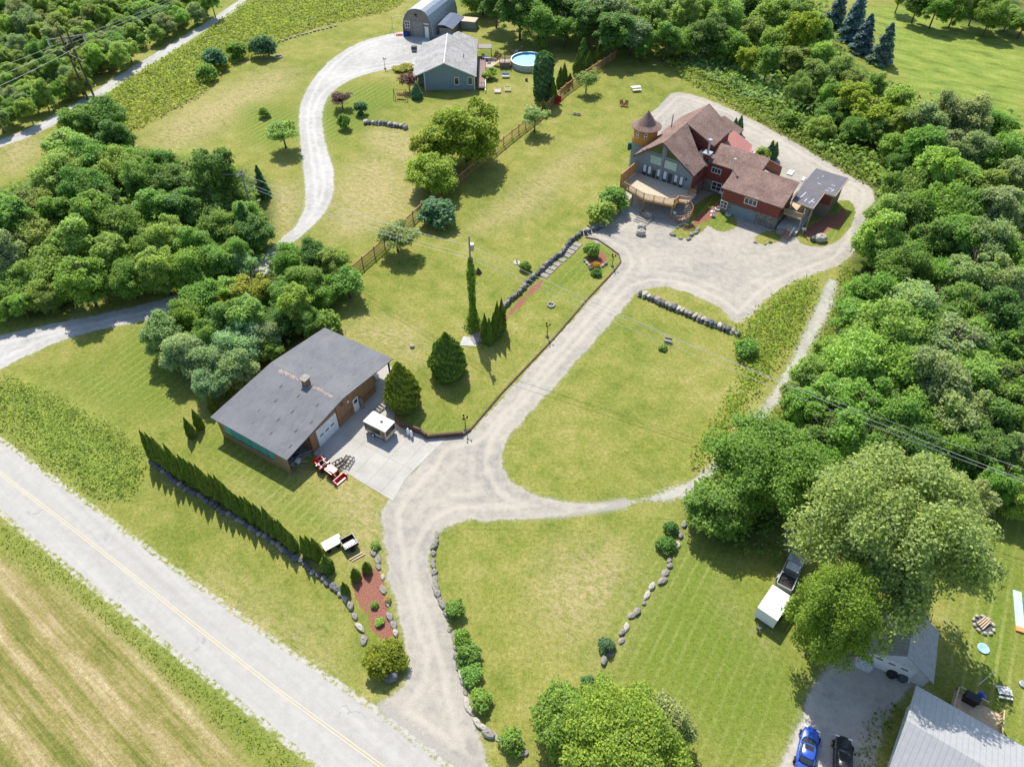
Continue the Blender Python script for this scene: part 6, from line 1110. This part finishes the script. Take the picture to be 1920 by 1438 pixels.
e = thing('pool_deck', 'small wooden deck with railings and steps left of the pool', 'deck', (cxp - PR - 1.25, cyp - .4, 0)); m = MB(); m.box(-1.1, 1.2, -1.2, 1.2, 1.05, 1.15); m.build('floor', M('pinkish_boards', (.42, .32, .27)), e); railing('railing', [(-1.1, -1.2), (1.1, -1.2)], 1.15, .85, WOODD, e, .3, .06); railing('railing', [(-1.1, 1.2), (1.1, 1.2)], 1.15, .85, WOODD, e, .3, .06); m = MB(); m.box(-1.08, 1.15, -1.15, -1.1, 0, 1.05); m.build('skirt', M('deck_plum', (.25, .17, .15)), e)
m = MB(); [m.box(-1.4 - .3 * k, -1.1 - .3 * k, -.6, .6, .95 - .2 * k, 1.02 - .2 * k) for k in range(5)]; m.beam((-1.1, -.65, 1.9), (-2.5, -.65, 1.0), .06); m.beam((-1.1, .65, 1.9), (-2.5, .65, 1.0), .06); m.build('steps', WOODL, e)
m = MB(); m.box(-.75, .75, -.4, .4, .38, .44); m.box(-.75, .75, .35, .42, .44, .9); [m.box(x - .04, x + .04, -.35, .35, 0, .4) for x in (-.65, .65)]; o = obj1('garden_bench', m, M('pale_cushion', (.5, .52, .55)), (948, 146), 'grey bench under the pool deck edge', 'bench')
m = MB(); m.lathe([(.25, 0), (.3, .5), (.2, .55)], n=12); obj1('planter_pot', m, DGREY, (987, 152), 'dark planter pot against the pool wall', 'pot')
for i, (px, rz, lab) in enumerate([((905, 118), 0, 'dark patio chair nearest the bungalow roof'), ((917, 119), 90, 'dark patio chair right of the patio table'), ((906, 108), 180, 'dark patio chair behind the patio table')]): chair(px, rz, lab, BLACK, 'patio chairs by the bungalow')
m = MB(); m.box(-.8, .8, -.5, .5, .68, .73); [m.box(x - .04, x + .04, y - .04, y + .04, 0, .7) for x in (-.7, .7) for y in (-.4, .4)]; obj1('patio_table', m, WHITE, (911, 114), 'white patio table beside the bungalow', 'table')
m = MB(); m.prism([(-2.2, -2.6), (2.2, -2.6), (2.2, 2.4), (-2.2, 2.4)], 0, .08); obj1('patio_slab', m, M('pinkish_paving', (.42, .35, .31), .2, 2), (908, 118), 'paved patio between the bungalow and pool deck', 'patio')
m = MB(); m.slab([(-1.6, -.9, 2.2), (1.6, -.9, 2.2), (1.6, 1.0, 2.35), (-1.6, 1.0, 2.35)], .1); [m.box(x - .06, x + .06, y - .06, y + .06, 0, 2.2) for x in (-1.5, 1.5) for y in (-.8, .9)]; obj1('gazebo_roof', m, WOODG, (908, 108), 'small grey board shelter beside the bungalow', 'shelter')
for i, (px, rz, lab) in enumerate([((958, 98), 20, 'left round wicker chair of the lawn group'), ((963, 103), 140, 'front wicker chair of the lawn group'), ((976, 96), -30, 'tall-backed garden chair right of the wicker group')]): chair(px, rz, lab, M('wicker', (.28, .19, .11), .3, 6), 'lawn chairs behind the pool')
m = MB(); m.lathe([(.4, 0), (.42, .35), (.3, .36)], n=12); obj1('round_table', m, STONEL, (968, 98), 'low round table between the lawn chairs', 'table')
# swing frame and red toy by the barn
p = G(737, 60); e = thing('swing_frame', 'metal swing frame left of the arched barn', 'swing', (p[0], p[1], 0), R(-10)); m = MB(); m.tube([(0, 0, 0), (0, 0, 3.2), (2.2, .6, 3.2)], .06); m.tube([(-.5, -.6, 0), (0, 0, 1.2), (.7, -.6, 1.1)], .05); m.build('frame', GREY, e)
m = MB(); [m.tube([(-.7, -.4 + .2 * k, .15 + .08 * (k % 2)), (.7, -.3 + .2 * k, .15)], .05) for k in range(5)]; m.wheel((-.6, 0, .2), .2, .1); m.wheel((.6, 0, .2), .2, .1); obj1('red_harrow', m, RED, (749, 67), 'red metal implement lying before the arched barn', 'implement')
m = MB(); m.box(-.6, .6, -.45, .45, .3, .95); m.box(-.5, .5, -.5, .5, .95, 1.05); obj1('grill', m, DGREY, (777, 96), 'dark cabinet beside the bungalow roof edge', 'cabinet')
m = MB(); m.box(-.7, .7, -.4, .4, 0, .9); obj1('blue_bin', m, M('navy_plastic', (.02, .05, .16)), (763, 68), 'dark blue bin against the barn front', 'bin')
# beside the red house
for i, (x, y, w_, l_, lab, mt) in enumerate([(1482, 325, .9, 1.6, 'pale board lying on the gravel behind the wing roof', M('pale_board', (.62, .60, .52))), (1506, 337, .5, 1.3, 'small pale board beside the flat-roofed annex', M('pale_board', (.62, .60, .52)))]):
    m = MB(); m.box(-w_ / 2, w_ / 2, -l_ / 2, l_ / 2, .1, .16); obj1('board', m, mt, (x, y), lab, 'board', -32)
def statue(px, hgt, label): m = MB(); m.lathe([(.3, 0), (.3, .12), (.12, .16), (.1, hgt * .5), (.34, hgt * .6), (.38, hgt * .66), (.1, hgt * .7), (.08, hgt), (.02, hgt + .1)], n=14); return obj1('fountain', m, WHITE, px, label, 'fountain', 0, 0, None, True)
statue((1335, 405), 1.1, 'small white tiered fountain at the edge of the shaded grass')
m = MB(); m.lathe([(.2, 0), (.24, .3), (.1, .7), (.16, .9), (.05, 1.3)], n=10); m.add([(-.7, 0, .8), (0, 0, .5), (0, 0, 1.0), (-.6, 0, 1.3)], [(0, 1, 2, 3)]); m.add([(.7, 0, .8), (0, 0, .5), (0, 0, 1.0), (.6, 0, 1.3)], [(3, 2, 1, 0)]); obj1('garden_statue', m, WHITE, (1354, 372), 'white winged garden statue in the shaded corner', 'statue', -20)
for px, lab in (((1345, 394), 'white ring planter in the shaded grass'), ((1365, 404), 'white ring planter below the small square window')): m = MB(); m.lathe([(.42, 0), (.45, .3), (.3, .32), (.28, .1)], n=16, cap=False); obj1('ring_planter', m, M('pale_stoneware', (.55, .55, .55)), px, lab, 'planter', 0, 0, 'white ring planters')
m = MB(); m.box(-.3, .3, -.02, .02, .5, .9); m.box(-.03, .03, -.04, 0, 0, .6); obj1('small_sign', m, WHITE, (1505, 437), 'small blank white board right of the front steps', 'board', -25)
m = MB(); m.box(-.25, .25, -.02, .02, .9, 1.2); m.box(-.03, .03, -.04, 0, 0, .95); obj1('small_sign', m, WHITE, (1263, 410), 'small white board on the post under the deck', 'board', -25)
m = MB(); m.lathe([(.3, 0), (.35, .6), (.2, .8)], n=12); obj1('water_barrel', m, M('light_blue', (.3, .5, .65)), (1475, 408), 'light blue barrel in the shade under the balcony', 'barrel')
m = MB(); m.lathe([(.9, 0), (1.0, .35), (.9, .4)], n=20); m.lathe([(.25, .7), (.22, 1.0)], n=8); obj1('patio_table_set', m, M('mixed_pale', (.5, .46, .42), .4, 6), (1408, 292), 'pale round table on the back patio', 'table')
p = G(1537, 418)
# right lawn
m = MB(); m.box(-.35, .35, -1.9, 1.9, .02, .12); o = obj1('water_slide', m, M('pale_blue_vinyl', (.45, .68, .82), .1, 2, .4), (1909, 1142), 'long pale blue water slide mat with an orange end', 'slide mat', -22); m = MB(); m.box(-.4, .4, -2.4, -1.9, .02, .2); m.build('slide_end', M('orange_vinyl', (.8, .28, .1), .1), o)
m = MB(); m.lathe([(.45, 0), (.5, .12), (.42, .14), (.1, .05)], n=20); obj1('paddling_pool', m, M('pale_blue_plastic', (.3, .5, .75)), (1843, 1216), 'pale blue round tub on the right lawn', 'tub')
m = MB(); m.lathe([(.3, 0), (.3, .2), (.2, .22)], n=14); obj1('plastic_tub', m, GREY, (1916, 1283), 'grey round tub at the right edge of the photo', 'tub')
m = MB(); m.box(-.5, .5, -.9, .9, 0, .05); obj1('paving_slab', m, M('bare_earth', (.36, .28, .20)), (1818, 1075), 'bare tan board lying on the lawn behind the willow', 'board', 50)
m = MB(); [m.rock((.5 * math.cos(k), .6 * math.sin(k * 1.7), .2), (.3, .2, .2), k) for k in range(7)]; obj1('rubble', m, STONEL, (1765, 1055), 'heap of pale rubble behind the willow', 'rubble')
for px, lab, mt in (((1670, 1265), 'round black cover of the grill before the small garage', BLACK), ((1690, 1272), 'grey covered mower before the small garage', DGREY)): m = MB(); m.lathe([(.38, 0), (.42, .3), (.36, .6), (.15, .72)], n=14); obj1('covered_grill', m, mt, px, lab, 'grill')
m = MB(); m.wheel((0, 0, .2), .22, .1); m.tube([(0, 0, .2), (.3, .4, .7)], .03); obj1('mower', m, WHITE, (1701, 1277), 'small white wheeled tool beside the garage corner', 'tool')
m = MB(); m.box(-.6, .6, -.45, .45, .0, .6); m.box(-.65, .65, -.5, .5, .6, .66); obj1('utility_box', m, M('speckled_white', (.6, .6, .6), .3, 6), (1617, 1247), 'pale box beside the parking gravel under the maple', 'box', -25)
p = G(1812, 1308, 1.0)
m = MB(); m.lathe([(.3, 0), (.3, .5), (.32, .55), (.12, .85)], n=14); obj1('kettle_grill', m, M('blue_enamel', (.05, .10, .5), .1, 2, .3), (1826, 1316), 'blue domed grill on the rear deck of the white house', 'grill', 0, .95)
m = MB(); m.box(-.5, .5, -.3, .3, 0, .7); m.box(-.55, .55, -.35, .35, .7, .95); obj1('gas_grill', m, BLACK, (1806, 1322), 'black gas grill on the rear deck of the white house', 'grill', -35, .95)
m = MB(); m.tube([(0, 0, 0), (0, 0, .5), (1.1, .7, 1.6)], .025); obj1('flag_rod', m, WHITE, (1832, 1286), 'thin white rod leaning beside the rear deck', 'pole')
